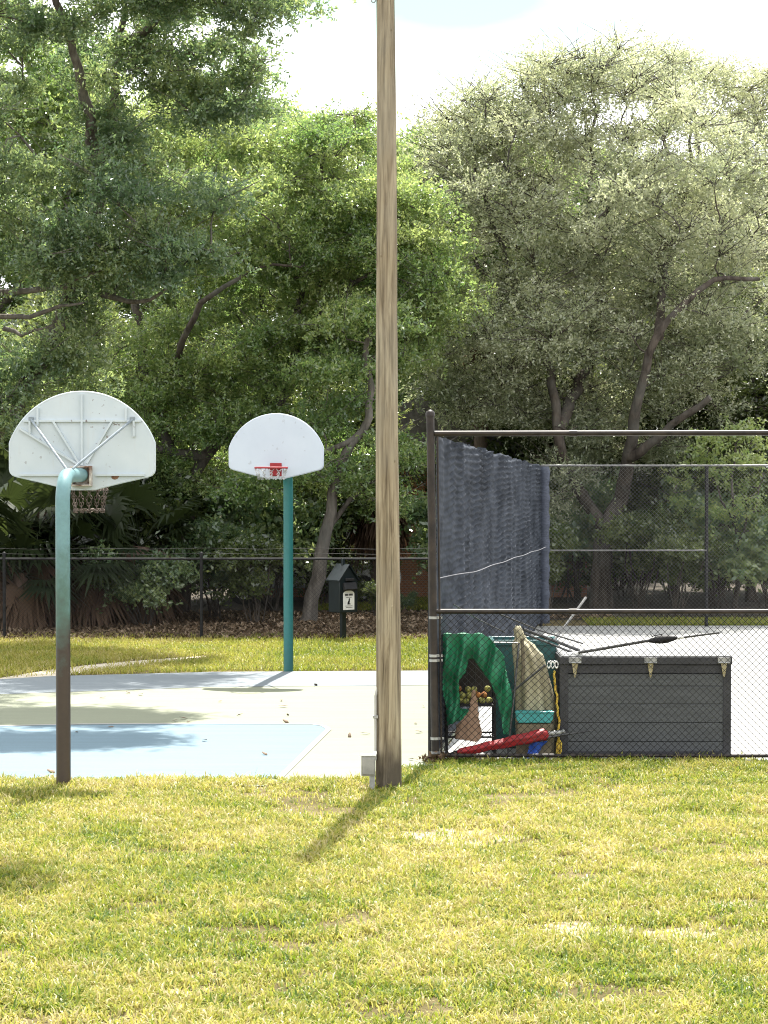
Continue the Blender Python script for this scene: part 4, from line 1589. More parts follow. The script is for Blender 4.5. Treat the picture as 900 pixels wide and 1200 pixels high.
def wood_mat():
    m, t, b = new_mat('weathered_wood')
    f = noise_node(t, 13, 8, .65, (1, 1, .07), dist=1.0)
    g = noise_node(t, 34, 5, .65, (1, 1, .03))
    c = ramp(t, f, [(.31, (.09, .067, .042)), (.46, (.225, .18, .118)), (.64, (.36, .305, .21))])
    c = mixc(t, 1.0, c, ramp(t, g, [(.34, (.40, .38, .35)), (.50, (1, 1, 1))]), 'MULTIPLY')
    k = noise_node(t, 1.1, 4, .6, (1, 1, .5))
    c = mixc(t, ramp(t, k, [(.45, (0, 0, 0)), (.7, (.55, .55, .55))]), c, (.27, .255, .215))
    # damp dark foot
    tc = t.nodes.new('ShaderNodeTexCoord')
    sp = t.nodes.new('ShaderNodeSeparateXYZ')
    t.links.new(tc.outputs['Object'], sp.inputs[0])
    mr = t.nodes.new('ShaderNodeMapRange')
    mr.inputs['From Min'].default_value = .15
    mr.inputs['From Max'].default_value = .75
    mr.inputs['To Min'].default_value = 1.0
    mr.inputs['To Max'].default_value = 0.0
    t.links.new(sp.outputs['Z'], mr.inputs['Value'])
    n2 = noise_node(t, 7, 5, .6, (1, 1, .35))
    mm = t.nodes.new('ShaderNodeMath')
    mm.operation = 'MULTIPLY'
    t.links.new(mr.outputs[0], mm.inputs[0])
    t.links.new(n2, mm.inputs[1])
    c = mixc(t, ramp(t, mm.outputs[0], [(.12, (0, 0, 0)), (.5, (.85, .85, .85))]), c, (.05, .04, .03))
    t.links.new(c, b.inputs['Base Color'])
    b.inputs['Roughness'].default_value = .85
    b.inputs['Specular IOR Level'].default_value = .25
    bump(t, b, g, .9, .012)
    return m


M['wood'] = wood_mat()
wp = ground(455.5, 924)
wood = thing('wooden_pole', wp, 'tall weathered wooden utility pole standing in the middle of the lawn', 'pole')
mb = MB()
NR, NS = 90, 36
H = 8.05
nr = np.random.default_rng(77)
ph = nr.random(12) * 6.28
vs, fs = [], []
for i in range(NR):
    z = -.1 + (H + .1) * i / (NR - 1)
    r0 = .124 + (.0865 - .124) * min(1, max(0, z) / 7.7)
    if z < .5: r0 += .004 * (.5 - z)
    cxx = wp.x - .032 * z / 7.7 + .004 * math.sin(z * 1.3)
    for k in range(NS):
        a = 2 * math.pi * k / NS
        q = r0 * (1 + .012 * math.sin(3 * a + ph[0] + z * .3) + .010 * math.sin(7 * a + ph[1] - z * .22) + .012 * math.sin(13 * a + ph[2] + .5 * math.sin(z * .9)) + .006 * math.sin(z * 5 + 2 * a))
        vs.append((cxx + q * math.cos(a), wp.y + q * math.sin(a), z))
for i in range(NR - 1):
    for k in range(NS):
        fs.append((i * NS + k, i * NS + (k + 1) % NS, (i + 1) * NS + (k + 1) % NS, (i + 1) * NS + k))
fs.append(tuple(range((NR - 1) * NS, NR * NS)))
mb.add(vs, fs)
mb.build('shaft', M['wood'], wood, angle=80)
M['grey_pvc'] = mat_var('grey_pvc', (.30, .29, .27), (.42, .41, .38), 6, .6)
mb = MB()
mb.tube([wp + Vector((-.128, -.05, z)) + Vector((.040 * z / 7.7 - .032 * z / 7.7 + .0 * z, 0, 0)) for z in (.28, .6, .9)] + [wp + Vector((-.10, -.01, 1.02))], .013, 8)
mb.build('conduit', M['grey_pvc'], wood)
for z in (.7,):
    mb = MB()
    mb.box(wp + Vector((-.128, -.05, z)), (.05, .034, .03))
    mb.build('conduit_clip', M['galv'], wood, bevel=.003)
mb = MB()
q = wp + Vector((-.135, -.03, 7.63))
mb.box(q, (.05, .05, .09))
mb.torus(q + Vector((-.012, 0, -.055)), .02, .006, Matrix.Rotation(R(90), 3, 'X'), 12, 6)
mb.tube([q + Vector((-.04, 0, .0)), q + Vector((-.055, 0, .08)), q + Vector((-.05, 0, .25))], .01, 8)
mb.build('cable_bracket', M['galv'], wood)
# knots and nail heads seen on the shaft
for px, py in ((459, 710), (447, 300), (458, 36), (462, 540)):
    p = at(px, py, wp.y)
    z = p.z
    r0 = .124 + (.0865 - .124) * z / 7.7
    cxx = wp.x - .032 * z / 7.7
    dx = p.x - cxx
    mb = MB()
    y = wp.y - math.sqrt(max(.0001, r0 ** 2 - dx ** 2))
    mb.sphere((p.x, y + .002, z), .013, 10, 6, (1, .5, 1.4))
    mb.build('knot', M['wood'], wood)
jb_ = ground(435.5, 926)
jb = thing('junction_box', jb_, 'small grey electrical box on a short post beside the wooden pole', 'electrical box')
M['box_grey'] = mat_var('box_grey', (.20, .195, .175), (.32, .31, .28), 7, .6)
mb = MB()
zc = at(431.5, 896.5, jb_.y).z
mb.box((at(431.5, 0, jb_.y).x, jb_.y - .03, zc), (.135, .10, .19))
mb.build('housing', M['box_grey'], jb, bevel=.006)
mb = MB()
mb.box((at(431.5, 0, jb_.y).x, jb_.y - .086, zc - .004), (.112, .010, .152))
mb.build('cover', M['box_grey'], jb, bevel=.003)
mb = MB()
mb.box((at(431.5, 0, jb_.y).x, jb_.y - .03, zc + .103), (.15, .115, .014))
mb.tube([(at(439.5, 0, jb_.y).x, jb_.y - .03, zc + .106), (at(439.5, 0, jb_.y).x, jb_.y - .03, zc + .135)], .018, 10)
mb.build('lid', M['white_paint'], jb, bevel=.003)
mb = MB()
mb.box((at(436, 0, jb_.y).x, jb_.y - .03, (zc - .095) / 2 - .03), (.052, .05, zc - .095 + .06))
mb.build('post', M['galv'], jb, bevel=.004)

# ------------------------------------------------------------------ pet waste station


M['station'] = mat_var('station', (.004, .009, .011), (.007, .014, .017), 6, .45)
D = 39.6
st_p = ground(402, 751)
D = st_p.y
sx_ = D / FPX
ds = thing('waste_station', st_p, 'dark green gabled pet waste box on a post with a white notice', 'waste station')
X = Matrix.Translation(st_p) @ Matrix.Rotation(R(36), 4, 'Z')
z0_, z1_, z2_ = at(402, 717, D).z, at(402, 680, D).z, at(402, 663, D).z
mb = MB(X)
mb.box((0, 0, z0_ / 2 - .03), (.09, .07, z0_ + .06))
mb.box((.0, 0, z2_ / 2 + .2), (.05, .05, z2_ * .9))
mb.build('post', M['station'], ds, bevel=.004)
mb = MB(X)
w, dp = .38, .34
mb.prism([(-w / 2, z0_), (w / 2, z0_), (w / 2, z1_), (0, z2_ - .01), (-w / 2, z1_)], -dp / 2, dp / 2)
mb.build('housing', M['station'], ds, bevel=.006)
for s in (-1, 1):
    mb = MB(X)
    a, b = Vector((s * (w / 2 + .03), 0, z1_ - .01)), Vector((0, 0, z2_ + .015))
    mb.add([(a.x, -dp / 2 - .03, a.z), (a.x, dp / 2 + .03, a.z), (b.x, dp / 2 + .03, b.z), (b.x, -dp / 2 - .03, b.z),
            (a.x, -dp / 2 - .03, a.z + .02), (a.x, dp / 2 + .03, a.z + .02), (b.x, dp / 2 + .03, b.z + .02), (b.x, -dp / 2 - .03, b.z + .02)],
           [(0, 1, 2, 3), (4, 5, 6, 7), (0, 1, 5, 4), (1, 2, 6, 5), (2, 3, 7, 6), (3, 0, 4, 7)])
    mb.build('roof_panel', M['station'], ds, smooth=False)
mb = MB(X)
mb.box((0, -dp / 2 - .035, z1_ - .10), (.26, .07, .13), Matrix.Rotation(R(-24), 3, 'X'))
mb.box((.0, -dp / 2 - .03, z1_ + .02), (.17, .05, .05))
mb.build('deposit_flap', M['black_metal'], ds, bevel=.006)
zs0, zs1 = at(402, 714, D).z, at(402, 692, D).z
mb = MB(X)
sw = .118
arc = [(sw * math.cos(math.pi * k / 12), zs1 - .05 + .06 * math.sin(math.pi * k / 12)) for k in range(13)]
mb.prism([(-sw, zs0), (sw, zs0)] + arc, -dp / 2 - .006, -dp / 2 - .0015)
nb = mb.build('notice', M['white_paint'], ds, smooth=False)
mb = MB(X)
yy = -dp / 2 - .0075
zz0 = zs1 - .065
x = -.085
for wd_ in (.018, .022, .016, .02, 0, .02, .022, .018, .02):
    if wd_: mb.box((x + wd_ / 2, yy, zz0), (wd_ * .8, .002, .034))
    x += (wd_ or .012)
for zq, half in ((-.045, .055), (-.195, .075), (-.22, .06)):
    x = -half
    k = 0
    while x < half:
        wd_ = (.014, .02, .01, .016)[k % 4]
        mb.box((x + wd_ / 2, yy, zz0 + zq), (wd_ * .8, .002, .009))
        x += wd_ + .002
        k += 1
# small sitting dog mark
mb.prism([(-.03, zz0 - .17), (.035, zz0 - .17), (.035, zz0 - .155), (.012, zz0 - .15), (.022, zz0 - .11), (.02, zz0 - .085), (.03, zz0 - .075), (.012, zz0 - .06), (-.002, zz0 - .07), (-.006, zz0 - .1), (-.026, zz0 - .13)], yy - .001, yy + .001)
mb.build('printing', M['black_metal'], nb, smooth=False)

# ------------------------------------------------------------------ storage box
M['box_panel'] = mat_var('box_panel', (.056, .060, .064), (.078, .083, .088), 4, .55, .05, (1, 1, 6))
M['box_frame'] = mat_var('box_frame', (.020, .020, .025), (.034, .034, .040), 6, .5)
M['brass'] = mat_var('brass', (.22, .18, .09), (.42, .37, .24), 16, .4, metal=.6)
DB = D0 + .35
bx0, bx1 = at(656, 800, DB).x, at(857, 800, DB).x
bz1 = at(700, 769.5, DB).z
bw = bx1 - bx0
bc = (bx0 + bx1) / 2
bd_ = .78
sb_ = thing('storage_box', (bc, DB + bd_ / 2, .01), 'large dark grey plank storage box with three strap hinges', 'storage box')
mb = MB()
mb.box((bc, DB + bd_ / 2 + .01, bz1 / 2 - .0), (bw - .06, bd_ - .06, bz1 - .09))
mb.build('carcass', M['box_frame'], sb_, smooth=False)
lines = [at(700, y, DB).z for y in (789.5, 804, 825, 847, 869, 884)]
for a, b in zip(lines, lines[1:]):
    mb = MB()
    mb.box((bc, DB + .012, (a + b) / 2), (bw - .16, .024, a - b - .005))
    mb.build('plank', M['box_panel'], sb_, bevel=.003)
for x in (bx0 + .045, bx1 - .045):
    for y in (DB + .03, DB + bd_ - .05):
        mb = MB()
        mb.box((x, y, bz1 / 2 - .035), (.085, .085, bz1 - .07))
        mb.build('corner_post', M['box_frame'], sb_, bevel=.004)
mb = MB()
mb.box((bc, DB + .0, at(700, 784, DB).z), (bw - .17, .03, .085))
mb.build('upper_rail', M['box_frame'], sb_, bevel=.003)
mb = MB()
mb.box((bc, DB + .0, .045), (bw - .17, .03, .055))
mb.build('lower_rail', M['box_frame'], sb_, bevel=.003)
M['lid_grey'] = mat_var('lid_grey', (.22, .225, .23), (.30, .305, .31), 5, .35)
mb = MB()
mb.box((bc, DB + bd_ / 2 - .01, bz1 - .04), (bw + .01, bd_ + .07, .082))
mb.build('lid', M['box_frame'], sb_, bevel=.006)
mb = MB()
mb.box((bc, DB + bd_ / 2 - .01, bz1 + .008), (bw - .02, bd_ + .04, .012))
mb.build('lid_panel', M['lid_grey'], sb_, bevel=.003)
for px in (673.5, 762, 848):
    hx_ = at(px, 700, DB).x
    mb = MB()
    yv = DB - .052
    mb.box((hx_, yv - .002, at(px, 773, DB).z), (.135, .008, .052))
    mb.tube([(hx_ - .066, yv - .008, at(px, 776, DB).z), (hx_ + .066, yv - .008, at(px, 776, DB).z)], .009, 8)
    hg = mb.build('hinge', M['galv'], sb_, bevel=.001)
    mb = MB(Matrix.Translation((hx_, 0, 0)))
    zt_, zb_ = at(px, 776, DB).z, at(px, 794, DB).z
    mb.prism([(-.034, zt_), (.034, zt_), (.010, zb_ + .02), (0, zb_), (-.010, zb_ + .02)], yv + .002, yv + .028)
    mb.build('strap', M['brass'], hg, smooth=False)
    for dz in (.03, .08, .13):
        mb = MB()
        mb.sphere((hx_, yv + .001, zt_ - dz), .006, 8, 4, (1, .5, 1))
        mb.build('screw', M['galv'], hg)

# ------------------------------------------------------------------ things heaped beside the box


def Q(X_, Y_):
    """photo pixel from the enlarged crop used to measure the heap"""
    return 500 + X_ / 5.294, 720 + Y_ / 5.294


def inside(poly, x, y):
    c = False
    n = len(poly)
    for i in range(n):
        x0, y0 = poly[i]
        x1, y1 = poly[(i + 1) % n]
        if (y0 > y) != (y1 > y) and x < (x1 - x0) * (y - y0) / (y1 - y0) + x0:
            c = not c
    return c


def cloth_panel(mb, poly, D, depth, step=7.0):
    """cloth hanging with its outline given in crop pixels; depth(X, Y) -> metres behind D"""
    xs = [p[0] for p in poly]
    ys = [p[1] for p in poly]
    nx, ny = int((max(xs) - min(xs)) / step) + 1, int((max(ys) - min(ys)) / step) + 1
    idx = {}
    vs, fs = [], []

    def v(i, j):
        if (i, j) not in idx:
            X_, Y_ = min(xs) + i * step, min(ys) + j * step
            X_ += math.sin(j * .7) * 1.5
            idx[(i, j)] = len(vs)
            vs.append(at(*Q(X_, Y_), D + depth(X_, Y_)))
        return idx[(i, j)]
    for i in range(nx):
        for j in range(ny):
            if inside(poly, min(xs) + (i + .5) * step, min(ys) + (j + .5) * step):
                fs.append((v(i, j), v(i + 1, j), v(i + 1, j + 1), v(i, j + 1)))
    mb.add(vs, fs)
    return mb


M['green_cloth'] = mat_var('green_cloth', (.006, .10, .045), (.013, .20, .09), 5, .6, .1)
M['khaki'] = mat_var('khaki', (.27, .24, .15), (.40, .36, .24), 6, .85, .15, (1, 1, .5))
M['brown_bag'] = mat_var('brown_bag', (.19, .115, .075), (.28, .18, .12), 6, .85, .2)
M['teal_dark'] = mat_var('teal_dark', (.012, .075, .08), (.02, .10, .105), 4, .5)
M['teal_lid'] = mat_var('teal_lid', (.03, .24, .24), (.045, .30, .30), 6, .45)
M['olive_body'] = mat_var('olive_body', (.11, .09, .05), (.16, .13, .08), 6, .7)
M['yellow'] = mat_var('yellow', (.42, .24, .015), (.62, .46, .06), 16, .6)
M['blue_cloth'] = mat_var('blue_cloth', (.015, .06, .32), (.03, .10, .45), 8, .7)
M['ball_y'] = mat_var('ball_y', (.26, .25, .06), (.36, .34, .11), 30, .95)
M['ball_o'] = mat_var('ball_o', (.26, .10, .025), (.36, .15, .04), 30, .95)
M['red_cloth'] = mat_var('red_cloth', (.20, .006, .009), (.32, .012, .015), 7, .55, .2)
M['steel_dark'] = mat_var('steel_dark', (.045, .045, .047), (.10, .10, .10), 12, .4, metal=.5)

# ball cart with wire basket
DC = D0 + .55
cpos = at(548, 800, DC)
cart = thing('ball_cart', (cpos.x, DC, .01), 'black metal ball cart standing under the green cloth', 'cart')
xL, xR_ = at(523, 800, DC).x, at(579, 800, DC).x
zb0, zb1 = at(550, 824, DC).z, at(550, 765, DC).z
for x in (xL, xR_):
    for y in (DC - .2, DC + .22):
        mb = MB()
        mb.tube([(x, y, .06), (x, y, zb1)], .014, 8)
        mb.sphere((x, y, .045), .034, 10, 8, (.6, 1, 1))
        mb.build('leg', M['black_metal'], cart)
mb = MB()
for z in (zb0, zb1, .22):
    mb.tube([(xL, DC - .2, z), (xR_, DC - .2, z), (xR_, DC + .22, z), (xL, DC + .22, z), (xL, DC - .2, z)], .010, 6)
for z in (zb0, .22):
    for k in range(6):
        x = xL + (xR_ - xL) * (k + .5) / 6
        mb.tube([(x, DC - .2, z), (x, DC + .22, z)], .005, 5)
for k in range(6):
    x = xL + (xR_ - xL) * (k + .5) / 6
    for y in (DC - .2, DC + .22):
        mb.tube([(x, y, zb0), (x, y, zb1)], .004, 5)
mb.build('basket', M['black_metal'], cart)
mb = MB()  # added dark panel standing for the dark bag inside; darkens the opening
mb.box(((xL + xR_) / 2, DC + .19, (zb0 + zb1) / 2 + .01), (xR_ - xL - .03, .012, zb1 - zb0 + .02))
mb.box(((xL + xR_) / 2, DC + .0, zb0 - .012), (xR_ - xL - .03, .36, .012))
mb.build('dark_panel', mat_var('dark_panel', (.02, .016, .014), (.05, .035, .03), 9, .8), cart)
bl_ = []
r = random.Random(4)
k = 0
for row in range(3):
    for colu in range(6):
        for dep in range(2):
            x = xL + .06 + colu * .078 + (row % 2) * .03
            if x > xR_ - .04: continue
            y = DC - .16 + dep * .08
            z = zb0 + .042 + row * .062
            x += r.uniform(-.012, .012); y += r.uniform(-.012, .012); z += r.uniform(-.006, .010)
            if row == 2 and r.random() < .35: continue
            mb = MB()
            mb.sphere((x, y, z), .0335, 12, 8)
            org = row == 1 and colu in (3, 4) or row == 2 and colu in (1, 4)
            o = mb.build('tennis_ball', M['ball_o'] if org else M['ball_y'], origin=(x, y, z))
            tag(o, 'orange practice ball piled in the ball cart basket' if org else 'pale yellow tennis ball piled in the ball cart basket', 'ball',
                'orange balls in the basket' if org else 'yellow tennis balls in the basket')

# green cloth draped over the cart: front fall and the sheet lying over the top
gl = [(100, 120), (340, 122), (395, 145), (440, 215), (475, 245), (498, 380), (532, 500), (528, 600), (508, 745), (478, 745), (462, 640), (440, 530), (400, 430), (345, 350), (290, 275), (262, 275), (240, 360), (200, 410), (205, 580), (262, 590),
      (262, 640), (200, 660), (128, 690), (118, 560), (102, 480)]
gt = thing('green_cloth', at(548, 745, D0 + .3), 'bright green cloth draped over the ball cart behind the mesh', 'cloth')


def gdepth(X_, Y_):
    k = min(1, max(.12, (Y_ - 110) / 150))
    return .27 + .06 * math.sin(X_ * .060 + .010 * Y_ + 1) * k + .03 * math.sin(X_ * .028 - Y_ * .019) * k + .022 * math.sin(X_ * .125 + Y_ * .012 + math.sin(Y_ * .02)) * k - .05 * (Y_ - 120) / 600


mb = cloth_panel(MB(), gl, D0, gdepth, 5.0)
n = 30
vs, fs = [], []
for i in range(n + 1):
    X_ = 100 + (345 - 100) * i / n
    for j in range(9):
        p = at(*Q(X_, 123), D0 + gdepth(X_, 123))
        vs.append(p + Vector((.02 * math.sin(j * .8 + i * .3), .07 * j, .012 * math.sin(i * .5) * math.sin(j * .7) - .0016 * j * j)))
for i in range(n):
    for j in range(8):
        fs.append((i * 9 + j, (i + 1) * 9 + j, (i + 1) * 9 + j + 1, i * 9 + j + 1))
mb.add(vs, fs)
mb.build('drape', M['green_cloth'], gt, solid=.004, angle=90)

# tan bag hanging from the cart
bg_ = thing('cloth_bag', at(550, 868, D0 + .28), 'tan cloth bag hanging under the balls', 'bag')
pl_ = [(282, 470), (300, 468), (318, 560), (322, 640), (342, 730), (334, 770), (308, 792), (178, 772), (182, 690), (232, 640), (262, 600)]
for sgn, nm in ((1, 'front_side'), (-1, 'back_side')):
    def bdepth(X_, Y_, s=sgn):
        cxm = 265 + (Y_ < 640) * 28
        hw_ = 16 + max(0, (Y_ - 480)) * .24
        u = max(0, 1 - ((X_ - cxm) / (hw_ + 14)) ** 2)
        return .22 - s * .07 * u * min(1, (Y_ - 460) / 220) - .008 * math.sin(X_ * .12 + Y_ * .02)
    mb = cloth_panel(MB(), pl_, D0, bdepth, 5.0)
    mb.build(nm, M['brown_bag'], bg_, solid=.004, angle=90)

# tall dark teal bin at the back
DT = D0 + 1.0
tx0, tx1 = at(578, 0, DT).x, at(654, 0, DT).x
tz = at(600, 750, DT).z
bn = thing('plastic_bin', ((tx0 + tx1) / 2, DT + .25, .01), 'tall dark teal plastic bin behind the khaki umbrella', 'bin')
cxm = (tx0 + tx1) / 2
mb = MB()
wT, wB, dT, dB2 = (tx1 - tx0) / 2, (tx1 - tx0) / 2 * .88, .27, .23
vs = []
for z, w_, d_ in ((.02, wB, dB2), (tz, wT, dT), (tz, wT - .02, dT - .02), (.05, wB - .02, dB2 - .02)):
    vs += [(cxm - w_, DT + .27 - d_, z), (cxm + w_, DT + .27 - d_, z), (cxm + w_, DT + .27 + d_, z), (cxm - w_, DT + .27 + d_, z)]
fs = [(3, 2, 1, 0), (12, 13, 14, 15)]
for lv_ in range(3):
    for k in range(4):
        a = lv_ * 4
        fs.append((a + k, a + (k + 1) % 4, a + 4 + (k + 1) % 4, a + 4 + k))
mb.add(vs, fs)
mb.build('body', M['teal_dark'], bn, bevel=.012)
mb = MB()
for s in (-1, 1):
    mb.box((cxm, DT + .27 + s * (dT + .008), tz - .03), (2 * wT + .04, .022, .06))
    mb.box((cxm + s * (wT + .008), DT + .27, tz - .031), (.022, 2 * dT - .01, .058))
mb.build('lip', M['teal_dark'], bn, bevel=.006)

# khaki furled umbrella standing on its foot
DK = D0 + .62
ku = thing('patio_umbrella', at(633, 888, DK), 'khaki canvas patio umbrella furled and standing against the teal bin', 'umbrella')
prof = [(566, 72, 14), (566, 90, 26), (574, 118, 30), (582, 150, 34), (600, 190, 66), (625, 250, 88), (645, 330, 97), (660, 430, 108), (672, 530, 116), (678, 610, 122), (682, 760, 118), (686, 885, 110)]
NA = 64
vs, fs = [], []
pro2 = []
for a, b in zip(prof, prof[1:]):
    for k in range(5):
        pro2.append(tuple(a[q] + (b[q] - a[q]) * k / 5 for q in range(3)))
pro2.append(prof[-1])
for i, (X_, Y_, hw_) in enumerate(pro2):
    c = at(*Q(X_, Y_), DK)
    rw = hw_ / 5.294 * DK / FPX
    for k in range(NA):
        a = 2 * math.pi * k / NA
        pl = 1 + .10 * math.sin(8 * a + .6 * math.sin(i * .15)) * min(1, i / 12) + .03 * math.sin(19 * a + i * .4)
        vs.append(c + Vector((rw * pl * math.cos(a), min(rw, .20) * pl * math.sin(a), .006 * math.sin(5 * a + i))))
n2 = len(pro2)
for i in range(n2 - 1):
    for k in range(NA):
        fs.append((i * NA + k, i * NA + (k + 1) % NA, (i + 1) * NA + (k + 1) % NA, (i + 1) * NA + k))
fs += [tuple(range(NA)), tuple(range((n2 - 1) * NA, n2 * NA))]
mb = MB()
mb.add(vs, fs)
mb.build('canopy', M['khaki'], ku, angle=90)
mb = MB()  # olive strip puts the shade of a deep canvas fold into colour
a, b = at(*Q(592, 150), DK - .19), at(*Q(594, 420), DK - .24)
mb.tube(smooth_line([a, a.lerp(b, .5) + Vector((.01, 0, 0)), b], .06, .003), .02, 8)
mb.build('fold_shade', M['olive_body'], ku)
mb = MB()
mb.tube([at(*Q(497, 912), D0 + .20), at(*Q(520, 700), D0 + .21), at(*Q(545, 480), D0 + .22), at(*Q(572, 180), D0 + .34)], .011, 8)
o = mb.build('thin_pole', M['steel_dark'], origin=at(*Q(497, 912), D0 + .20))
tag(o, 'thin grey upright rod leaning on the left of the khaki umbrella', 'rod')

# cooler with teal lid in front of the umbrella
DCo = D0 + .28
kx0, kx1 = at(605, 0, DCo).x, at(650.5, 0, DCo).x
kz1, kz0 = at(620, 834, DCo).z, at(620, 848, DCo).z
co = thing('cooler', ((kx0 + kx1) / 2, DCo + .08, .01), 'small olive cooler with teal lid in front of the khaki umbrella', 'cooler')
mb = MB()
mb.box(((kx0 + kx1) / 2, DCo + .08, kz0 / 2 + .004), (kx1 - kx0 - .03, .17, kz0 - .004))
mb.build('body', M['olive_body'], co, bevel=.02)
mb = MB()
mb.xf = Matrix.Translation(((kx0 + kx1) / 2, DCo + .08, 0))
hw_ = (kx1 - kx0) / 2
mb.prism([(-hw_, kz1 - .012), (-hw_ + .01, kz1), (hw_ - .01, kz1), (hw_, kz1 - .012), (hw_ - .01, kz0 + .05), (hw_ - .035, kz0 + .008), (-hw_ + .035, kz0 + .008), (-hw_ + .01, kz0 + .05)], -.10, .10)
mb.build('lid', M['teal_lid'], co, bevel=.01)
mb = MB()
mb.xf = Matrix.Translation(((kx0 + kx1) / 2, DCo + .08, 0))
mb.tube([(-hw_ + .0, -.105, kz1 - .004), (hw_, -.105, kz1 - .004)], .008, 8)
mb.build('rim', M['teal_lid'], co)

# furled red umbrella lying across
DR = D0 + .16
ru = thing('furled_umbrella', at(590, 888, DR), 'furled red umbrella lying slanted along the foot of the mesh', 'umbrella')
a, b = at(*Q(185, 860), DR), at(*Q(755, 742), DR)
mb = MB()
n = 26
pts = [a.lerp(b, k / (n - 1)) + Vector((0, 0, .004 * math.sin(k * .9))) for k in range(n)]
NA = 20
vs, fs = [], []
ax = (b - a).normalized()
e1 = ax.cross(Vector((0, 1, 0))).normalized()
e2 = ax.cross(e1)
for i, p in enumerate(pts):
    u = i / (n - 1)
    rr = (.036 + .028 * u) * (1 if i not in (0, n - 1) else .55)
    for k in range(NA):
        q = 2 * math.pi * k / NA
        pl = 1 + .14 * math.sin(5 * q + u * 3) + .04 * math.sin(11 * q + u * 9)
        vs.append(p + (e1 * math.cos(q) + e2 * math.sin(q)) * rr * pl)
for i in range(n - 1):
    for k in range(NA):
        fs.append((i * NA + k, i * NA + (k + 1) % NA, (i + 1) * NA + (k + 1) % NA, (i + 1) * NA + k))
fs += [tuple(range(NA)), tuple(range((n - 1) * NA, n * NA))]
mb.add(vs, fs)
mb.build('canopy', M['red_cloth'], ru, angle=80)
mb = MB()
c0 = at(*Q(860, 728), DR)
mb.tube(smooth_line([b, b.lerp(c0, .3), b.lerp(c0, .6), c0], .012, .004), [.026 + .006 * math.sin(k * 1.7) for k in range(len(smooth_line([b, b.lerp(c0, .3), b.lerp(c0, .6), c0], .012, 0)))], 10)
mb.build('silver_sleeve', M['galv'], ru)
mb = MB()
mb.tube([at(*Q(700, 772), DR - .03), at(*Q(860, 745), DR - .03), at(697, 855.5, DR - .02)], [.013, .012, .006], 8)
mb.build('shaft', M['steel_dark'], ru)
mb = MB()
mb.tube([at(*Q(135, 872), DR), at(*Q(190, 859), DR)], [.016, .03], 10)
mb.build('ferrule', M['black_metal'], ru)

# blue rag, yellow strap, white chain
mb = cloth_panel(MB(), [(618, 905), (628, 850), (640, 795), (748, 785), (720, 815), (690, 865), (655, 905)], D0 + .08, lambda X_, Y_: .10 + .02 * math.sin(X_ * .09) - .02 * math.sin(Y_ * .05), 5.0)
o = mb.build('blue_rag', M['blue_cloth'], origin=at(624, 890, D0 + .18), solid=.004, angle=90)
tag(o, 'small blue rag hanging below the red umbrella', 'rag')
mb = MB()
L_ = [at(*Q(X_, Y_), D0 + .26) for X_, Y_ in ((795, 350), (790, 400), (800, 470), (808, 560), (822, 660), (815, 740), (822, 800), (812, 870))]
mb.tube(smooth_line(L_, .04, .005), .012, 8, ell=.4)
L_ = [at(*Q(X_, Y_), D0 + .27) for X_, Y_ in ((812, 770), (835, 800), (832, 850), (812, 872), (806, 830), (816, 780))]
mb.tube(smooth_line(L_, .03, .002), .010, 8)
o = mb.build('yellow_strap', M['yellow'], origin=at(*Q(812, 885), D0 + .26))
tag(o, 'yellow strap hanging beside the left end of the storage box', 'strap')
mb = MB()
for k, X_ in enumerate((758, 782, 806)):
    c = at(*Q(X_, 312), D0 + .27)
    mb.torus(c, .016, .0045, Matrix.Rotation(R(90), 3, 'X') @ Matrix.Rotation(R(90), 3, 'Z'), 14, 6, 2.1)
for X_ in (770, 794):
    c = at(*Q(X_, 295), D0 + .275)
    mb.torus(c, .012, .0045, Matrix.Rotation(R(90), 3, 'X'), 12, 6)
o = mb.build('white_chain', M['white_paint'], origin=at(*Q(782, 312), D0 + .27))
tag(o, 'white hook chain hanging above the yellow strap', 'chain')

# rods and poles on top of the heap


def rod(name, pts, rad, label, cat, mat='steel_dark', group=None):
    mb = MB()
    mb.tube(pts, rad, 8)
    o = mb.build(name, M[mat], origin=pts[0])
    return tag(o, label, cat, group)


def G(X_, Y_, D):
    return at(500 + X_ / 2.25, 700 + Y_ / 2.25, D)


rod('metal_rod', [G(195, 45, D0 + .3), G(300, 88, D0 + .6), G(412, 122, D0 + .9)], .009, 'uppermost thin rod of the dark bundle slanting onto the box lid', 'rod')
rod('metal_rod', [G(255, 84, D0 + .3), G(330, 112, D0 + .5), G(402, 140, D0 + .7)], .018, 'thickest dark rod of the bundle slanting onto the box lid', 'rod')
rod('metal_rod', [G(258, 96, D0 + .26), G(330, 124, D0 + .4), G(385, 146, D0 + .55)], .012, 'lowest dark rod of the bundle slanting onto the box lid', 'rod')
rod('metal_rod', [G(70, 18, D0 + .2), G(140, 60, D0 + .5), G(205, 92, D0 + .8)], .007, 'thin dark rod above the green cloth', 'rod')
rod('metal_rod', [G(225, 250, D0 + .24), G(313, 178, D0 + .2)], .012, 'grey rod slanting across the front of the khaki umbrella', 'rod')
rod('metal_rod', [G(338, 112, D0 + 1.0), G(420, 0, D0 + 1.3)], .014, 'pale grey rod rising behind the mesh above the box corner', 'rod', 'grey_rail')
rod('metal_rod', [G(100, 118, D0 + .35), G(240, 120, D0 + .5)], .007, 'thin pale rod lying level across the teal bin', 'rod', 'galv')
pole_ = thing('reach_pole', at(682, 766, D0 + .3), 'long dark pole with a thick grip slanting up over the box lid', 'pole')
mb = MB()
mb.tube([G(400, 146, D0 + .35), G(470, 134, D0 + .3), G(585, 114, D0 + .2), G(650, 109, D0 + .14), G(772, 93, D0 + .05)], [.016, .017, .016, .012, .011], 10)
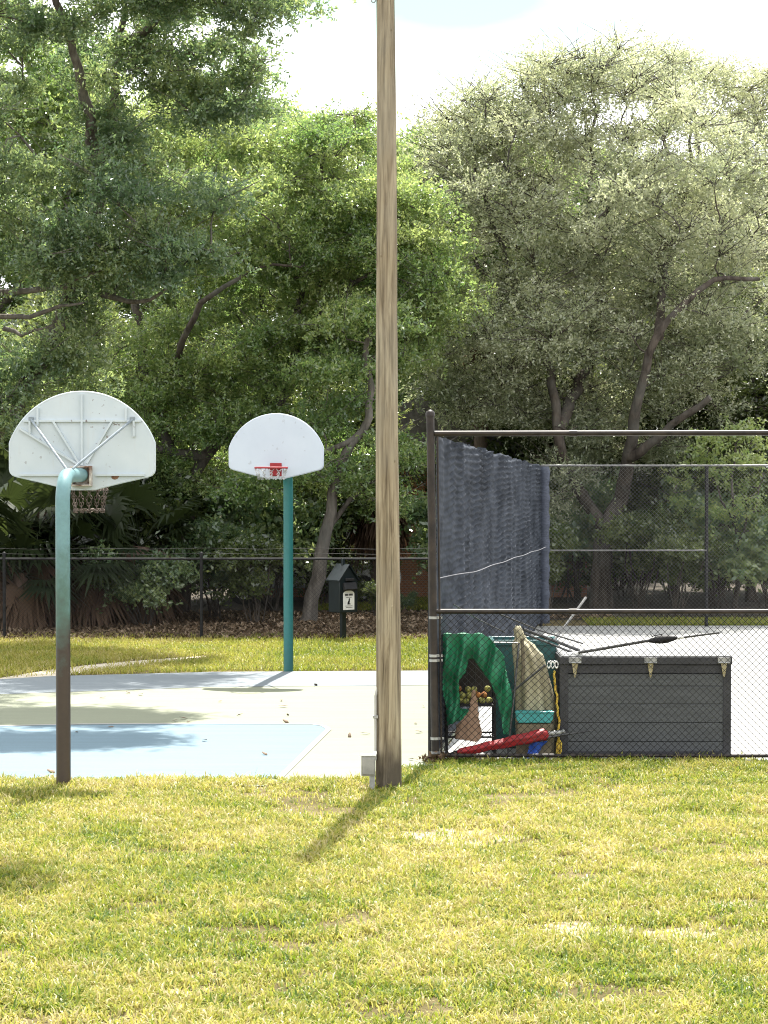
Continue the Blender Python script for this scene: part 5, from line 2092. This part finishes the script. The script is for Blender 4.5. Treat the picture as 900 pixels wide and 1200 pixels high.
mb.build('shaft', M['steel_dark'], pole_)
mb = MB()
a, b = G(585, 115, D0 + .2), G(660, 107, D0 + .13)
mb.tube([a.lerp(b, k / 8) for k in range(9)], [.018, .026, .036, .042, .044, .042, .036, .026, .016], 12)
mb.build('grip', M['black_metal'], pole_)
mb = MB()
mb.tube([G(590, 96, D0 + .18), G(594, 103, D0 + .18), G(622, 97, D0 + .17)], .006, 6)
mb.build('hook', M['black_metal'], pole_)
mb = MB()
mb.tube([G(362, 152, D0 + .42), G(410, 146, D0 + .35)], .022, 8)
mb.build('white_ferrule', M['white_paint'], pole_)
mb = MB()
mb.tube([a.lerp(b, 1.02), a.lerp(b, 1.25)], .015, 8)
mb.build('white_band', M['white_paint'], pole_)

# dark leaves heaped against the foot of the corner post
r = np.random.default_rng(61)
n = 260
P = np.stack([PC.x + r.normal(.02, .07, n), D0 + r.normal(-.05, .05, n), np.abs(r.normal(.02, .035, n)) + .004], 1)
A = unit(r, n)
A[:, 2] = np.abs(A[:, 2]) * .5
V, F = leaf_arrays(P, A, unit(r, n) + np.array([0, 0, 1]), r.uniform(.04, .08, n), r.uniform(.02, .035, n))
o = np_mesh('leaf_heap', V, F, M['litter'], attrs={'tint': np.repeat(r.random(n) * .5, 4)}, origin=PC)
tag(o, 'heap of dead brown leaves at the foot of the corner post', 'leaf litter', kind='stuff')

# dead leaves scattered on the court
r = random.Random(9)
spots = [(205, 845), (221, 846), (281, 838), (337, 838), (332, 828), (335, 846), (165, 814), (330, 821), (370, 803), (150, 812), (258, 822), (215, 842), (120, 818), (428, 860), (487, 848), (491, 858), (482, 890), (496, 828), (410, 863), (240, 868), (310, 884), (60, 905), (90, 858), (130, 852)]
lf = None
for i, (px, py) in enumerate(spots):
    p = ground(px, py, .02)
    if lf is None:
        mb = MB()
        s = .055
        mb.add([(-s, 0, 0), (-s * .3, -s * .45, .012), (s * .5, -s * .3, .014), (s, 0, .02), (s * .5, s * .35, .016), (-s * .3, s * .45, .01)], [(0, 1, 5), (1, 2, 4, 5), (2, 3, 4)])
        lf = mb.build('fallen_leaf', mat_var('dry_leaf', (.10, .07, .045), (.2, .14, .09), 9, .8), solid=.002)
        tag(lf, 'curled brown dead leaf lying on the painted court', 'leaf', 'dead leaves scattered on the court')
        o = lf
    else:
        o = lf.copy()
        C.objects.link(o)
    o.location = p
    o.rotation_euler = (r.gauss(0, .3), r.gauss(0, .3), r.random() * 6.28)
    k = r.uniform(.6, 1.1)
    o.scale = (k, k, k)
